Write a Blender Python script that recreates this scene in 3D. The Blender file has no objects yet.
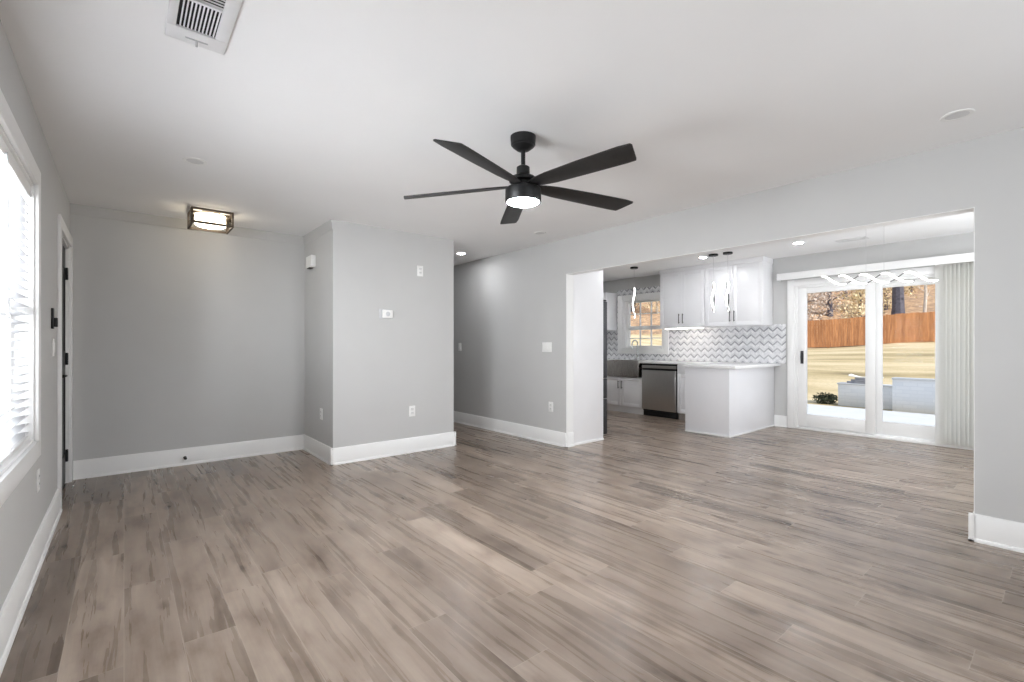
import bpy, bmesh, math, random
from mathutils import Vector, Matrix, noise

R = math.radians
SC = bpy.context.scene
COL = SC.collection

# ------------------------------------------------------------------ camera
cam_data = bpy.data.cameras.new('camera')
cam = bpy.data.objects.new('camera', cam_data)
COL.objects.link(cam)
cam.location = (0, 0, 1.18)
cam.rotation_euler = (R(90), 0, R(-39.72))
cam_data.sensor_width = 36.0
cam_data.lens = 467.0 / 1024.0 * 36.0
cam_data.shift_y = 5.0 / 1024.0
cam_data.clip_start = 0.02
cam_data.clip_end = 300
SC.camera = cam

# ------------------------------------------------------------------ sky
world = bpy.data.worlds.new('sky')
SC.world = world
world.use_nodes = True
wn = world.node_tree.nodes
wl = world.node_tree.links
wn.clear()
w_out = wn.new('ShaderNodeOutputWorld')
w_bg = wn.new('ShaderNodeBackground')
w_geo = wn.new('ShaderNodeTexCoord')
w_sep = wn.new('ShaderNodeSeparateXYZ')
w_ramp = wn.new('ShaderNodeValToRGB')
w_ramp.color_ramp.elements[0].color = (0.90, 0.94, 1.0, 1)
w_ramp.color_ramp.elements[1].color = (0.52, 0.68, 0.95, 1)
wl.new(w_geo.outputs['Generated'], w_sep.inputs[0])
wl.new(w_sep.outputs['Z'], w_ramp.inputs[0])
wl.new(w_ramp.outputs[0], w_bg.inputs[0])
wl.new(w_bg.outputs[0], w_out.inputs[0])
w_bg.inputs[1].default_value = 1.05

# ------------------------------------------------------------------ sun, front window daylight and fill lights
sun_data = bpy.data.lights.new('sun', 'SUN')
sun = bpy.data.objects.new('sun', sun_data)
COL.objects.link(sun)
sun.rotation_euler = Vector((0.06, 0.80, -0.52)).to_track_quat('-Z', 'Y').to_euler()
sun_data.energy = 5.0
sun_data.angle = R(0.6)
sun_data.color = (1.0, 0.95, 0.87)


def daylight(name, loc, direction, sx, sy, watts, color=(1, 1, 1)):
    d = bpy.data.lights.new(name, 'AREA')
    o = bpy.data.objects.new(name, d)
    COL.objects.link(o)
    o.location = loc
    o.rotation_euler = Vector(direction).to_track_quat('-Z', 'Z').to_euler()
    d.shape = 'RECTANGLE'
    d.size, d.size_y = sx, sy
    d.energy = watts
    d.color = color
    return o


daylight('daylight_front_window', (-0.72, 2.35, 1.20), (1, 0, 0.20), 2.3, 1.4, 285, (0.93, 0.965, 1.0))
daylight('fill_light_back', (1.95, -1.42, 1.20), (0, 1, 0.30), 2.6, 1.7, 34, (0.93, 0.965, 1.0))  # added area light at an unseen window, brightens the living room
daylight('fill_light_dining', (5.7, -0.92, 1.25), (0, 1, 0.25), 1.9, 1.5, 95, (0.93, 0.965, 1.0))  # added area light at an unseen window, brightens dining and kitchen

# ------------------------------------------------------------------ exposure
SC.view_settings.view_transform = 'Standard'
SC.view_settings.look = 'None'
SC.view_settings.gamma = 1.0
SC.view_settings.use_curve_mapping = False
SC.view_settings.exposure = 0.0
try:
    SC.cycles.use_denoising = True
    SC.cycles.max_bounces = 14
    SC.cycles.diffuse_bounces = 7
    SC.cycles.transparent_max_bounces = 24
    SC.cycles.sample_clamp_indirect = 8.0
    SC.cycles.caustics_reflective = False
    SC.cycles.caustics_refractive = False
except Exception:
    pass


# ================================================================== materials
def lin(c):
    def f(v):
        v /= 255.0
        return v / 12.92 if v <= 0.04045 else ((v + 0.055) / 1.055) ** 2.4
    return (f(c[0]), f(c[1]), f(c[2]), 1)


class NT:
    """tiny wrapper round a material's node tree"""

    def __init__(self, name):
        self.m = bpy.data.materials.new(name)
        self.m.use_nodes = True
        self.t = self.m.node_tree
        self.b = self.t.nodes['Principled BSDF']
        self.out = self.t.nodes['Material Output']

    def n(self, kind, **kw):
        x = self.t.nodes.new(kind)
        for k, v in kw.items():
            setattr(x, k, v)
        return x

    def l(self, a, b):
        self.t.links.new(a, b)

    def put(self, sock, v):
        if hasattr(v, 'is_output') or isinstance(v, bpy.types.NodeSocket):
            self.l(v, sock)
        else:
            sock.default_value = v

    def math(self, op, a, b=None, c=None):
        x = self.n('ShaderNodeMath', operation=op)
        self.put(x.inputs[0], a)
        if b is not None:
            self.put(x.inputs[1], b)
        if c is not None:
            self.put(x.inputs[2], c)
        return x.outputs[0]

    def mix(self, f, a, b, blend='MIX'):
        x = self.n('ShaderNodeMix', data_type='RGBA', blend_type=blend)
        self.put(x.inputs[0], f)
        self.put(x.inputs[6], a)
        self.put(x.inputs[7], b)
        return x.outputs[2]

    def coord(self, which='Object'):
        return self.n('ShaderNodeTexCoord').outputs[which]

    def noise(self, vec, scale, detail=3.0, rough=0.5, w=None):
        x = self.n('ShaderNodeTexNoise')
        if w is not None:
            x.noise_dimensions = '4D'
            self.put(x.inputs['W'], w)
        self.put(x.inputs['Vector'], vec)
        x.inputs['Scale'].default_value = scale
        x.inputs['Detail'].default_value = detail
        x.inputs['Roughness'].default_value = rough
        return x.outputs['Fac']

    def mapping(self, vec, scale=(1, 1, 1), loc=(0, 0, 0)):
        x = self.n('ShaderNodeMapping')
        self.put(x.inputs['Vector'], vec)
        x.inputs['Scale'].default_value = scale
        x.inputs['Location'].default_value = loc
        return x.outputs[0]

    def ramp(self, f, stops):
        x = self.n('ShaderNodeValToRGB')
        e = x.color_ramp.elements
        while len(e) < len(stops):
            e.new(0.5)
        for i, (p, c) in enumerate(stops):
            e[i].position = p
            e[i].color = c
        self.put(x.inputs[0], f)
        return x.outputs[0]

    def bump(self, h, strength, dist=0.01):
        x = self.n('ShaderNodeBump')
        x.inputs['Strength'].default_value = strength
        x.inputs['Distance'].default_value = dist
        self.put(x.inputs['Height'], h)
        self.l(x.outputs[0], self.b.inputs['Normal'])


def simple(name, rgb, rough=0.5, metal=0.0, var=0.03, nscale=9.0, bump=0.0, bscale=120.0):
    k = NT(name)
    c = lin(rgb)
    co = k.coord()
    f = k.noise(co, nscale, 3)
    lo = tuple(max(0, v * (1 - var)) for v in c[:3]) + (1,)
    hi = tuple(min(1, v * (1 + var)) for v in c[:3]) + (1,)
    k.l(k.ramp(f, [(0.3, lo), (0.7, hi)]), k.b.inputs['Base Color'])
    k.b.inputs['Roughness'].default_value = rough
    k.b.inputs['Metallic'].default_value = metal
    if bump:
        k.bump(k.noise(co, bscale, 2), bump, 0.002)
    return k.m


def emissive(name, rgb, strength, base=(240, 240, 240)):
    k = NT(name)
    k.b.inputs['Base Color'].default_value = lin(base)
    k.b.inputs['Emission Color'].default_value = lin(rgb)
    k.b.inputs['Emission Strength'].default_value = strength
    k.b.inputs['Roughness'].default_value = 0.4
    return k.m


def brushed(name, rgb, rough=0.32, axis=(1, 1, 60)):
    k = NT(name)
    co = k.mapping(k.coord(), axis)
    f = k.noise(co, 8, 4)
    c = lin(rgb)
    k.l(k.ramp(f, [(0.25, tuple(v * 0.86 for v in c[:3]) + (1,)), (0.75, c)]), k.b.inputs['Base Color'])
    k.l(k.math('MULTIPLY_ADD', f, 0.12, rough - 0.06), k.b.inputs['Roughness'])
    k.b.inputs['Metallic'].default_value = 1.0
    return k.m


def thin_glass(name, tint=(1, 1, 1, 1)):
    k = NT(name)
    tr = k.n('ShaderNodeBsdfTransparent')
    tr.inputs[0].default_value = tint
    gl = k.n('ShaderNodeBsdfGlossy')
    gl.inputs['Roughness'].default_value = 0.0
    fr = k.n('ShaderNodeFresnel')
    fr.inputs[0].default_value = 1.07
    mx = k.n('ShaderNodeMixShader')
    k.l(fr.outputs[0], mx.inputs[0])
    k.l(tr.outputs[0], mx.inputs[1])
    k.l(gl.outputs[0], mx.inputs[2])
    k.l(mx.outputs[0], k.out.inputs['Surface'])
    return k.m


def translucent(name, rgb, mixf=0.35, rough=0.5):
    k = NT(name)
    k.b.inputs['Base Color'].default_value = lin(rgb)
    k.b.inputs['Roughness'].default_value = rough
    t = k.n('ShaderNodeBsdfTranslucent')
    t.inputs[0].default_value = lin(rgb)
    mx = k.n('ShaderNodeMixShader')
    mx.inputs[0].default_value = mixf
    k.l(k.b.outputs[0], mx.inputs[1])
    k.l(t.outputs[0], mx.inputs[2])
    k.l(mx.outputs[0], k.out.inputs['Surface'])
    return k.m


def floor_material():
    k = NT('greige_oak_planks')
    W, L = 0.182, 1.22
    co = k.n('ShaderNodeTexCoord').outputs['Object']
    s = k.n('ShaderNodeSeparateXYZ')
    k.l(co, s.inputs[0])
    x, y = s.outputs[0], s.outputs[1]
    cx = k.math('DIVIDE', x, W)
    ci = k.math('FLOOR', cx)
    cf = k.math('FRACT', cx)
    wn1 = k.n('ShaderNodeTexWhiteNoise', noise_dimensions='1D')
    k.l(ci, wn1.inputs['W'])
    off = wn1.outputs['Value']
    ry = k.math('ADD', k.math('DIVIDE', y, L), off)
    ri = k.math('FLOOR', ry)
    rf = k.math('FRACT', ry)
    comb = k.n('ShaderNodeCombineXYZ')
    k.l(ci, comb.inputs[0])
    k.l(ri, comb.inputs[1])
    wn2 = k.n('ShaderNodeTexWhiteNoise', noise_dimensions='2D')
    k.l(comb.outputs[0], wn2.inputs['Vector'])
    pid = wn2.outputs['Value']
    pw = k.math('MULTIPLY', pid, 60.0)
    # warped grain running along the plank
    warp = k.noise(k.mapping(co, (2.2, 0.8, 1)), 2.0, 2, w=pw)
    wx = k.math('MULTIPLY_ADD', warp, 0.05, x)
    gv = k.n('ShaderNodeCombineXYZ')
    k.l(wx, gv.inputs[0])
    k.l(y, gv.inputs[1])
    g1 = k.noise(k.mapping(gv.outputs[0], (24, 1.1, 1)), 1.0, 4, 0.5, w=pw)
    g2 = k.noise(k.mapping(gv.outputs[0], (150, 6, 1)), 1.0, 3, 0.6, w=pw)
    cath = k.math('SINE', k.math('MULTIPLY', k.noise(k.mapping(gv.outputs[0], (9, 0.8, 1)), 1.0, 2, 0.4, w=pw), 38.0))
    big = k.noise(k.mapping(co, (9.0, 3.2, 1)), 1.0, 4, 0.6, w=pw)
    light = lin((163, 149, 137))
    mid = lin((145, 131, 119))
    dark = lin((114, 100, 89))
    base = k.ramp(g1, [(0.28, dark), (0.5, mid), (0.74, light)])
    fine = k.ramp(g2, [(0.3, (0.70, 0.69, 0.68, 1)), (0.65, (1.08, 1.08, 1.08, 1))])
    c = k.mix(0.30, base, fine, 'MULTIPLY')
    ct = k.ramp(cath, [(0.0, (0.88, 0.87, 0.86, 1)), (0.55, (1, 1, 1, 1))])
    c = k.mix(0.13, c, ct, 'MULTIPLY')
    blot = k.ramp(big, [(0.30, (0.44, 0.40, 0.37, 1)), (0.45, (0.84, 0.815, 0.795, 1)), (0.56, (1, 1, 1, 1)), (0.8, (1.08, 1.08, 1.08, 1))])
    c = k.mix(1.0, c, blot, 'MULTIPLY')
    tone = k.ramp(pid, [(0.0, (0.68, 0.66, 0.64, 1)), (0.4, (0.98, 0.96, 0.94, 1)), (1.0, (1.24, 1.24, 1.23, 1))])
    c = k.mix(1.0, c, tone, 'MULTIPLY')
    # knots
    v = k.n('ShaderNodeTexVoronoi')
    v.inputs['Scale'].default_value = 1.0
    k.l(k.mapping(co, (5.5, 2.2, 1)), v.inputs['Vector'])
    kn = k.ramp(k.math('MULTIPLY_ADD', k.noise(co, 26, 3), 0.16, k.math('SUBTRACT', v.outputs['Distance'], 0.08)), [(0.04, (0.30, 0.26, 0.23, 1)), (0.15, (1, 1, 1, 1))])
    c = k.mix(0.75, c, kn, 'MULTIPLY')
    # joints, with the bevel highlight painted in as a pale line
    e1 = k.math('LESS_THAN', k.math('MINIMUM', cf, k.math('SUBTRACT', 1.0, cf)), 0.009)
    e2 = k.math('LESS_THAN', k.math('MINIMUM', rf, k.math('SUBTRACT', 1.0, rf)), 0.0013)
    e = k.math('MULTIPLY', k.math('MAXIMUM', e1, e2), 0.50)
    c = k.mix(e, c, lin((188, 176, 164)))
    k.l(c, k.b.inputs['Base Color'])
    k.l(k.math('MULTIPLY_ADD', g1, 0.12, 0.22), k.b.inputs['Roughness'])
    k.b.inputs['Specular IOR Level'].default_value = 0.6
    k.bump(k.math('MULTIPLY_ADD', g2, 0.3, k.math('MULTIPLY', e, -1.5)), 0.05, 0.001)
    return k.m


def chevron_material():
    k = NT('chevron_mosaic_tile')
    s = k.n('ShaderNodeSeparateXYZ')
    co = k.coord()
    k.l(co, s.inputs[0])
    y, z = s.outputs[1], s.outputs[2]
    tri = k.math('ABSOLUTE', k.math('SUBTRACT', k.math('FRACT', k.math('DIVIDE', y, 0.124)), 0.5))
    h = k.math('DIVIDE', k.math('MULTIPLY_ADD', tri, 0.112, z), 0.103)
    row = k.math('FLOOR', h)
    fr = k.math('FRACT', h)
    col = k.math('FLOOR', k.math('DIVIDE', y, 0.062))
    cb = k.n('ShaderNodeCombineXYZ')
    k.l(row, cb.inputs[0])
    k.l(col, cb.inputs[1])
    wn2 = k.n('ShaderNodeTexWhiteNoise', noise_dimensions='2D')
    k.l(cb.outputs[0], wn2.inputs['Vector'])
    dark = k.mix(wn2.outputs['Value'], lin((140, 142, 147)), lin((188, 189, 192)))
    marble = k.ramp(k.noise(co, 22, 5, 0.65), [(0.35, lin((208, 209, 213))), (0.6, lin((238, 238, 239)))])
    midt = k.mix(wn2.outputs['Value'], lin((204, 205, 208)), lin((230, 230, 232)))
    c = k.mix(k.math('LESS_THAN', fr, 0.56), marble, midt)
    c = k.mix(k.math('LESS_THAN', fr, 0.24), c, dark)
    ged = k.math('LESS_THAN', k.math('ABSOLUTE', k.math('SUBTRACT', k.math('FRACT', k.math('DIVIDE', y, 0.062)), 0.5)), 0.47)
    c = k.mix(k.math('MULTIPLY', k.math('SUBTRACT', 1.0, ged), 0.5), c, lin((215, 215, 216)))
    k.l(c, k.b.inputs['Base Color'])
    k.b.inputs['Roughness'].default_value = 0.22
    return k.m


def lawn_material():
    k = NT('dormant_lawn')
    co = k.coord()
    shade_streak = k.noise(k.mapping(co, (0.55, 0.13, 1)), 1.0, 4, 0.6)  # stretched grass tones, tree shadows put into the colour as darker streaks
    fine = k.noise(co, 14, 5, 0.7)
    c = k.ramp(shade_streak, [(0.30, lin((128, 116, 86))), (0.40, lin((186, 166, 124))), (0.52, lin((216, 196, 156))), (0.72, lin((232, 216, 182)))])
    f = k.ramp(fine, [(0.3, (0.72, 0.71, 0.68, 1)), (0.7, (1.1, 1.1, 1.1, 1))])
    k.l(k.mix(0.7, c, f, 'MULTIPLY'), k.b.inputs['Base Color'])
    k.b.inputs['Roughness'].default_value = 0.95
    k.bump(fine, 0.6, 0.05)
    return k.m


def leaf_litter_material():
    k = NT('leaf_litter')
    co = k.coord()
    a = k.noise(co, 1.6, 6, 0.75)
    b = k.noise(k.mapping(co, (1, 1, 0.3)), 5.0, 5, 0.8)
    c = k.ramp(a, [(0.3, lin((120, 104, 92))), (0.5, lin((190, 158, 126))), (0.7, lin((226, 196, 158)))])
    f = k.ramp(b, [(0.35, (0.45, 0.44, 0.46, 1)), (0.6, (1.15, 1.1, 1.05, 1))])
    k.l(k.mix(0.8, c, f, 'MULTIPLY'), k.b.inputs['Base Color'])
    k.b.inputs['Roughness'].default_value = 0.95
    return k.m


def fence_material():
    k = NT('cedar_pickets')
    co = k.coord()
    s = k.n('ShaderNodeSeparateXYZ')
    k.l(co, s.inputs[0])
    bid = k.math('FLOOR', k.math('DIVIDE', s.outputs[1], 0.15))
    w1 = k.n('ShaderNodeTexWhiteNoise', noise_dimensions='1D')
    k.l(bid, w1.inputs['W'])
    g = k.noise(k.mapping(co, (8, 8, 0.7)), 2.0, 4, 0.6, w=bid)
    c = k.ramp(g, [(0.3, lin((146, 98, 64))), (0.7, lin((200, 144, 98)))])
    t = k.ramp(w1.outputs['Value'], [(0.0, (0.78, 0.74, 0.70, 1)), (1.0, (1.12, 1.10, 1.06, 1))])
    k.l(k.mix(0.9, c, t, 'MULTIPLY'), k.b.inputs['Base Color'])
    k.b.inputs['Roughness'].default_value = 0.8
    return k.m


def block_material():
    k = NT('white_painted_block')
    co = k.coord()
    br = k.n('ShaderNodeTexBrick')
    vec = k.n('ShaderNodeCombineXYZ')
    s = k.n('ShaderNodeSeparateXYZ')
    k.l(co, s.inputs[0])
    k.l(k.math('ADD', s.outputs[0], s.outputs[1]), vec.inputs[0])
    k.l(s.outputs[2], vec.inputs[1])
    k.l(vec.outputs[0], br.inputs['Vector'])
    br.inputs['Scale'].default_value = 1.0
    br.inputs['Brick Width'].default_value = 0.22
    br.inputs['Row Height'].default_value = 0.072
    br.inputs['Mortar Size'].default_value = 0.006
    br.inputs['Color1'].default_value = lin((232, 234, 236))
    br.inputs['Color2'].default_value = lin((224, 227, 230))
    br.inputs['Mortar'].default_value = lin((222, 225, 228))
    k.l(br.outputs['Color'], k.b.inputs['Base Color'])
    k.b.inputs['Roughness'].default_value = 0.8
    return k.m


M = {}
M['wall'] = simple('grey_wall_paint', (196, 196, 195), 0.75, 0, 0.012, 3, 0.05, 260)
M['ceiling'] = simple('flat_white_ceiling_paint', (243, 243, 243), 0.85, 0, 0.01, 2)
M['trim'] = simple('white_semigloss_trim', (238, 238, 237), 0.38, 0, 0.01, 5)
M['floor'] = floor_material()
M['cab'] = simple('white_cabinet_lacquer', (236, 236, 238), 0.30, 0, 0.01, 5)
M['penins'] = simple('white_gloss_panel', (232, 232, 235), 0.16, 0, 0.01, 4)
M['quartz'] = simple('white_quartz', (240, 240, 240), 0.15, 0, 0.03, 14)
M['plastic'] = simple('white_plastic', (240, 240, 238), 0.4, 0, 0.01, 30)
M['plastic_grey'] = simple('pale_grey_plastic', (196, 197, 199), 0.4, 0, 0.01, 30)
M['plastic_off'] = simple('off_white_plastic', (222, 222, 221), 0.4)
M['slot'] = simple('dark_slot', (60, 58, 56), 0.6)
M['black'] = simple('matte_black_metal', (26, 26, 27), 0.42, 0.3, 0.08, 20)
M['blade'] = simple('black_wood_blade', (32, 31, 31), 0.5, 0, 0.22, 30)
M['door'] = simple('black_door_paint', (26, 26, 28), 0.45, 0, 0.05)
M['handle'] = simple('gunmetal_pull', (78, 78, 80), 0.35, 0.8, 0.05)
M['steel'] = brushed('brushed_steel', (196, 193, 190), 0.30, (1, 60, 1))
M['steel_sink'] = brushed('brushed_sink_steel', (186, 182, 178), 0.28, (1, 40, 1))
M['dark_steel'] = brushed('dark_steel', (92, 93, 96), 0.36, (60, 60, 1))
M['fridge_side'] = simple('black_fridge_side', (44, 45, 47), 0.4, 0.2)
M['chrome'] = simple('brushed_nickel', (190, 190, 190), 0.2, 1.0)
M['bronze'] = simple('aged_bronze', (74, 62, 49), 0.5, 0.2, 0.12, 40)
M['vent'] = simple('white_vent_enamel', (226, 226, 226), 0.5)
M['vent_dark'] = simple('duct_dark', (30, 30, 31), 0.9)
M['toe'] = simple('toe_kick_wood', (150, 142, 136), 0.6)
M['rubber'] = simple('black_rubber', (18, 18, 18), 0.6)
M['glass'] = thin_glass('window_glass')
M['lamp_glass'] = thin_glass('clear_lamp_glass', (1, 0.985, 0.95, 1))
M['blind'] = translucent('white_blind_slat', (226, 226, 227), 0.66)
M['vane'] = translucent('white_vinyl_vane', (246, 246, 244), 0.55)
M['chevron'] = chevron_material()
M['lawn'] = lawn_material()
M['litter'] = leaf_litter_material()
M['fence'] = fence_material()
M['block'] = block_material()
M['patio'] = simple('white_concrete', (208, 209, 210), 0.8, 0, 0.05, 3)
M['bark'] = simple('grey_bark', (112, 104, 104), 0.9, 0, 0.3, 8)
M['bark_dark'] = simple('slate_bark', (94, 92, 102), 0.9, 0, 0.25, 6)
M['bark_pale'] = simple('pale_bark', (206, 196, 184), 0.85, 0, 0.2, 9)
M['leaf_tan'] = simple('tan_winter_leaves', (242, 214, 178), 0.9, 0, 0.35, 1.3)
M['leaf_rust'] = simple('rust_winter_leaves', (226, 186, 148), 0.9, 0, 0.35, 1.3)
M['leaf_grey'] = simple('grey_brown_twigs', (214, 200, 188), 0.9, 0, 0.3, 1.3)
M['tarp'] = simple('white_canvas', (226, 222, 214), 0.85, 0, 0.06, 8)
M['stone'] = simple('grey_flagstone', (160, 160, 164), 0.85, 0, 0.2, 10)
M['shrub'] = simple('dark_green_shrub', (70, 76, 58), 0.9, 0, 0.3, 6)
M['led_fan'] = emissive('fan_led', (252, 253, 255), 480)
M['led_foyer'] = emissive('foyer_lamp', (255, 242, 220), 7.0)
M['led_down'] = emissive('downlight_led_on', (250, 252, 255), 205)
M['led_hall'] = emissive('hall_led_on', (252, 252, 255), 205)
M['lens_off'] = simple('downlight_lens_off', (214, 214, 214), 0.35)
M['led_tube'] = emissive('led_ribbon', (255, 254, 252), 8)
M['led_bar'] = emissive('undercabinet_led', (255, 244, 232), 26)
M['wire'] = simple('clear_hanging_wire', (190, 190, 192), 0.5)


# ================================================================== mesh building
class MB:
    def __init__(self):
        self.v = []
        self.f = []

    def add(self, vs, fs):
        o = len(self.v)
        self.v += [Vector(p) for p in vs]
        self.f += [[i + o for i in q] for q in fs]
        return self

    def box(self, x0, x1, y0, y1, z0, z1):
        x0, x1 = min(x0, x1), max(x0, x1)
        y0, y1 = min(y0, y1), max(y0, y1)
        z0, z1 = min(z0, z1), max(z0, z1)
        vs = [(x, y, z) for z in (z0, z1) for y in (y0, y1) for x in (x0, x1)]
        return self.add(vs, [(0, 2, 3, 1), (4, 5, 7, 6), (0, 1, 5, 4), (2, 6, 7, 3), (0, 4, 6, 2), (1, 3, 7, 5)])

    def tube(self, pts, rad, n=10, caps=True, squash=1.0):
        pts = [Vector(p) for p in pts]
        if not hasattr(rad, '__len__'):
            rad = [rad] * len(pts)
        vs, fs = [], []
        up = None
        for i, p in enumerate(pts):
            a = pts[max(i - 1, 0)]
            b = pts[min(i + 1, len(pts) - 1)]
            d = (b - a).normalized()
            if up is None:
                up = Vector((0, 0, 1)) if abs(d.z) < 0.9 else Vector((1, 0, 0))
            s = d.cross(up).normalized()
            up = s.cross(d).normalized()
            for k in range(n):
                t = 2 * math.pi * k / n
                vs.append(p + (s * math.cos(t) + up * math.sin(t) * squash) * rad[i])
        m = len(pts)
        for i in range(m - 1):
            for k in range(n):
                k2 = (k + 1) % n
                fs.append((i * n + k, i * n + k2, (i + 1) * n + k2, (i + 1) * n + k))
        if caps:
            fs.append(tuple(range(n - 1, -1, -1)))
            fs.append(tuple((m - 1) * n + k for k in range(n)))
        return self.add(vs, fs)

    def lathe(self, c, prof, n=40, axis='Z'):
        """prof: list of (radius, height) from one end to the other"""
        vs, fs = [], []
        for r, h in prof:
            for k in range(n):
                t = 2 * math.pi * k / n
                a, b = r * math.cos(t), r * math.sin(t)
                if axis == 'Z':
                    p = (c[0] + a, c[1] + b, c[2] + h)
                elif axis == 'X':
                    p = (c[0] + h, c[1] + a, c[2] + b)
                else:
                    p = (c[0] + b, c[1] + h, c[2] + a)
                vs.append(p)
        m = len(prof)
        for i in range(m - 1):
            for k in range(n):
                k2 = (k + 1) % n
                fs.append((i * n + k, i * n + k2, (i + 1) * n + k2, (i + 1) * n + k))
        if prof[0][0] > 1e-6:
            fs.append(tuple(range(n - 1, -1, -1)))
        if prof[-1][0] > 1e-6:
            fs.append(tuple((m - 1) * n + k for k in range(n)))
        return self.add(vs, fs)

    def prism(self, poly, a0, a1, axis):
        """extrude a 2-D polygon along an axis; poly is (u, v) in the other two axes in XYZ order"""
        n = len(poly)
        vs = []
        for a in (a0, a1):
            for u, v in poly:
                vs.append({'X': (a, u, v), 'Y': (u, a, v), 'Z': (u, v, a)}[axis])
        fs = [tuple(range(n)), tuple(range(2 * n - 1, n - 1, -1))]
        for i in range(n):
            j = (i + 1) % n
            fs.append((i, i + n, j + n, j))
        return self.add(vs, fs)

    def build(self, name, mat, parent=None, bevel=0.0, smooth=True, seg=2):
        off = Vector(parent['_w']) if parent is not None else Vector((0, 0, 0))
        bm = bmesh.new()
        vv = [bm.verts.new(p - off) for p in self.v]
        for q in self.f:
            try:
                bm.faces.new([vv[i] for i in q])
            except ValueError:
                pass
        if not bevel:
            bmesh.ops.remove_doubles(bm, verts=bm.verts, dist=1e-6)
        bmesh.ops.recalc_face_normals(bm, faces=bm.faces)
        if bevel:
            es = [e for e in bm.edges if len(e.link_faces) == 2 and e.calc_face_angle(0) > R(40)]
            bmesh.ops.bevel(bm, geom=es, offset=bevel, segments=seg, affect='EDGES', profile=0.5, clamp_overlap=True)
        me = bpy.data.meshes.new(name)
        bm.to_mesh(me)
        bm.free()
        me.materials.append(mat)
        if smooth:
            for p in me.polygons:
                p.use_smooth = True
            me.set_sharp_from_angle(angle=R(38))
        o = bpy.data.objects.new(name, me)
        COL.objects.link(o)
        if parent is not None:
            o.parent = parent
        o['_w'] = (off.x, off.y, off.z)
        return o


def B(*a):
    return MB().box(*a)


def tag(o, label, cat, group=None, kind=None):
    o['label'] = label
    o['category'] = cat
    if group:
        o['group'] = group
    if kind:
        o['kind'] = kind
    return o


def thing(name, loc, label, cat, group=None, kind=None):
    o = bpy.data.objects.new(name, None)
    o.empty_display_size = 0.1
    COL.objects.link(o)
    o.location = loc
    o['_w'] = tuple(loc)
    return tag(o, label, cat, group, kind)


def struct(o, label=None, cat=None):
    o['kind'] = 'structure'
    if label:
        o['label'] = label
    if cat:
        o['category'] = cat
    return o


def shell(name, loc, label, cat):
    o = bpy.data.objects.new(name, None)
    COL.objects.link(o)
    o.location = loc
    o['_w'] = tuple(loc)
    return struct(o, label, cat)


def dup(root, delta, label=None, name=None):
    """copy a thing with copies of its parts and sub-parts, moved by delta"""
    r = root.copy()
    COL.objects.link(r)
    r.location = Vector(root.location) + Vector(delta)
    if label:
        r['label'] = label
    for ch in list(root.children):
        c = ch.copy()
        COL.objects.link(c)
        c.parent = r
        for g in list(ch.children):
            d = g.copy()
            COL.objects.link(d)
            d.parent = c
    return r


def wall_x(name, x0, x1, y0, y1, z0, z1, holes=(), mat=None):
    """wall in the Y-Z plane, holes = (ya, yb, za, zb)"""
    ys = sorted({y0, y1, *[h[0] for h in holes], *[h[1] for h in holes]})
    zs = sorted({z0, z1, *[h[2] for h in holes], *[h[3] for h in holes]})
    mb = MB()
    for i in range(len(ys) - 1):
        run = None
        for j in range(len(zs) - 1):
            ym, zm = (ys[i] + ys[i + 1]) / 2, (zs[j] + zs[j + 1]) / 2
            if any(h[0] < ym < h[1] and h[2] < zm < h[3] for h in holes):
                if run:
                    mb.box(x0, x1, ys[i], ys[i + 1], run[0], run[1])
                run = None
            else:
                run = (run[0] if run else zs[j], zs[j + 1])
        if run:
            mb.box(x0, x1, ys[i], ys[i + 1], run[0], run[1])
    return struct(mb.build(name, mat or M['wall'], smooth=False))


def wall_y(name, y0, y1, x0, x1, z0, z1, holes=()):
    mb = MB()
    if not holes:
        mb.box(x0, x1, y0, y1, z0, z1)
    for xa, xb, za, zb in holes:
        mb.box(x0, xa, y0, y1, z0, z1)
        mb.box(xb, x1, y0, y1, z0, z1)
        mb.box(xa, xb, y0, y1, z0, za)
        mb.box(xa, xb, y0, y1, zb, z1)
    return struct(mb.build(name, M['wall'], smooth=False))


# ================================================================== the room
XL, XR, YF, YB = -0.365, 3.965, 5.65, -1.10
XR2 = 4.085
XE = 7.40
H, HK = 2.434, 2.47
BX0, BX1, BY = 1.595, 3.005, 4.70           # the boxed-out wall by the foyer
OY0, OY1, OZ = 0.385, 3.785, 2.022        # wide opening to the kitchen
WY0, WY1, WZ0, WZ1 = 1.18, 3.50, 0.68, 2.03   # front window
DY0, DY1, DZ = 4.72, 5.555, 2.035         # front door
SY0, SY1, SZ = 0.62, 2.56, 2.035          # sliding door
KY0, KY1, KZ0, KZ1 = 4.66, 5.565, 1.13, 2.05   # kitchen window
BH = 0.165

struct(B(-0.50, 7.55, -1.25, 8.15, -0.10, 0.0).build('floor', M['floor'], smooth=False))
struct(B(-0.50, XR2, -1.25, 8.15, H, H + 0.18).build('ceiling', M['ceiling'], smooth=False))
struct(B(XR2, 7.75, -0.75, 6.85, HK, HK + 0.15).build('ceiling_kitchen', M['ceiling'], smooth=False))

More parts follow.
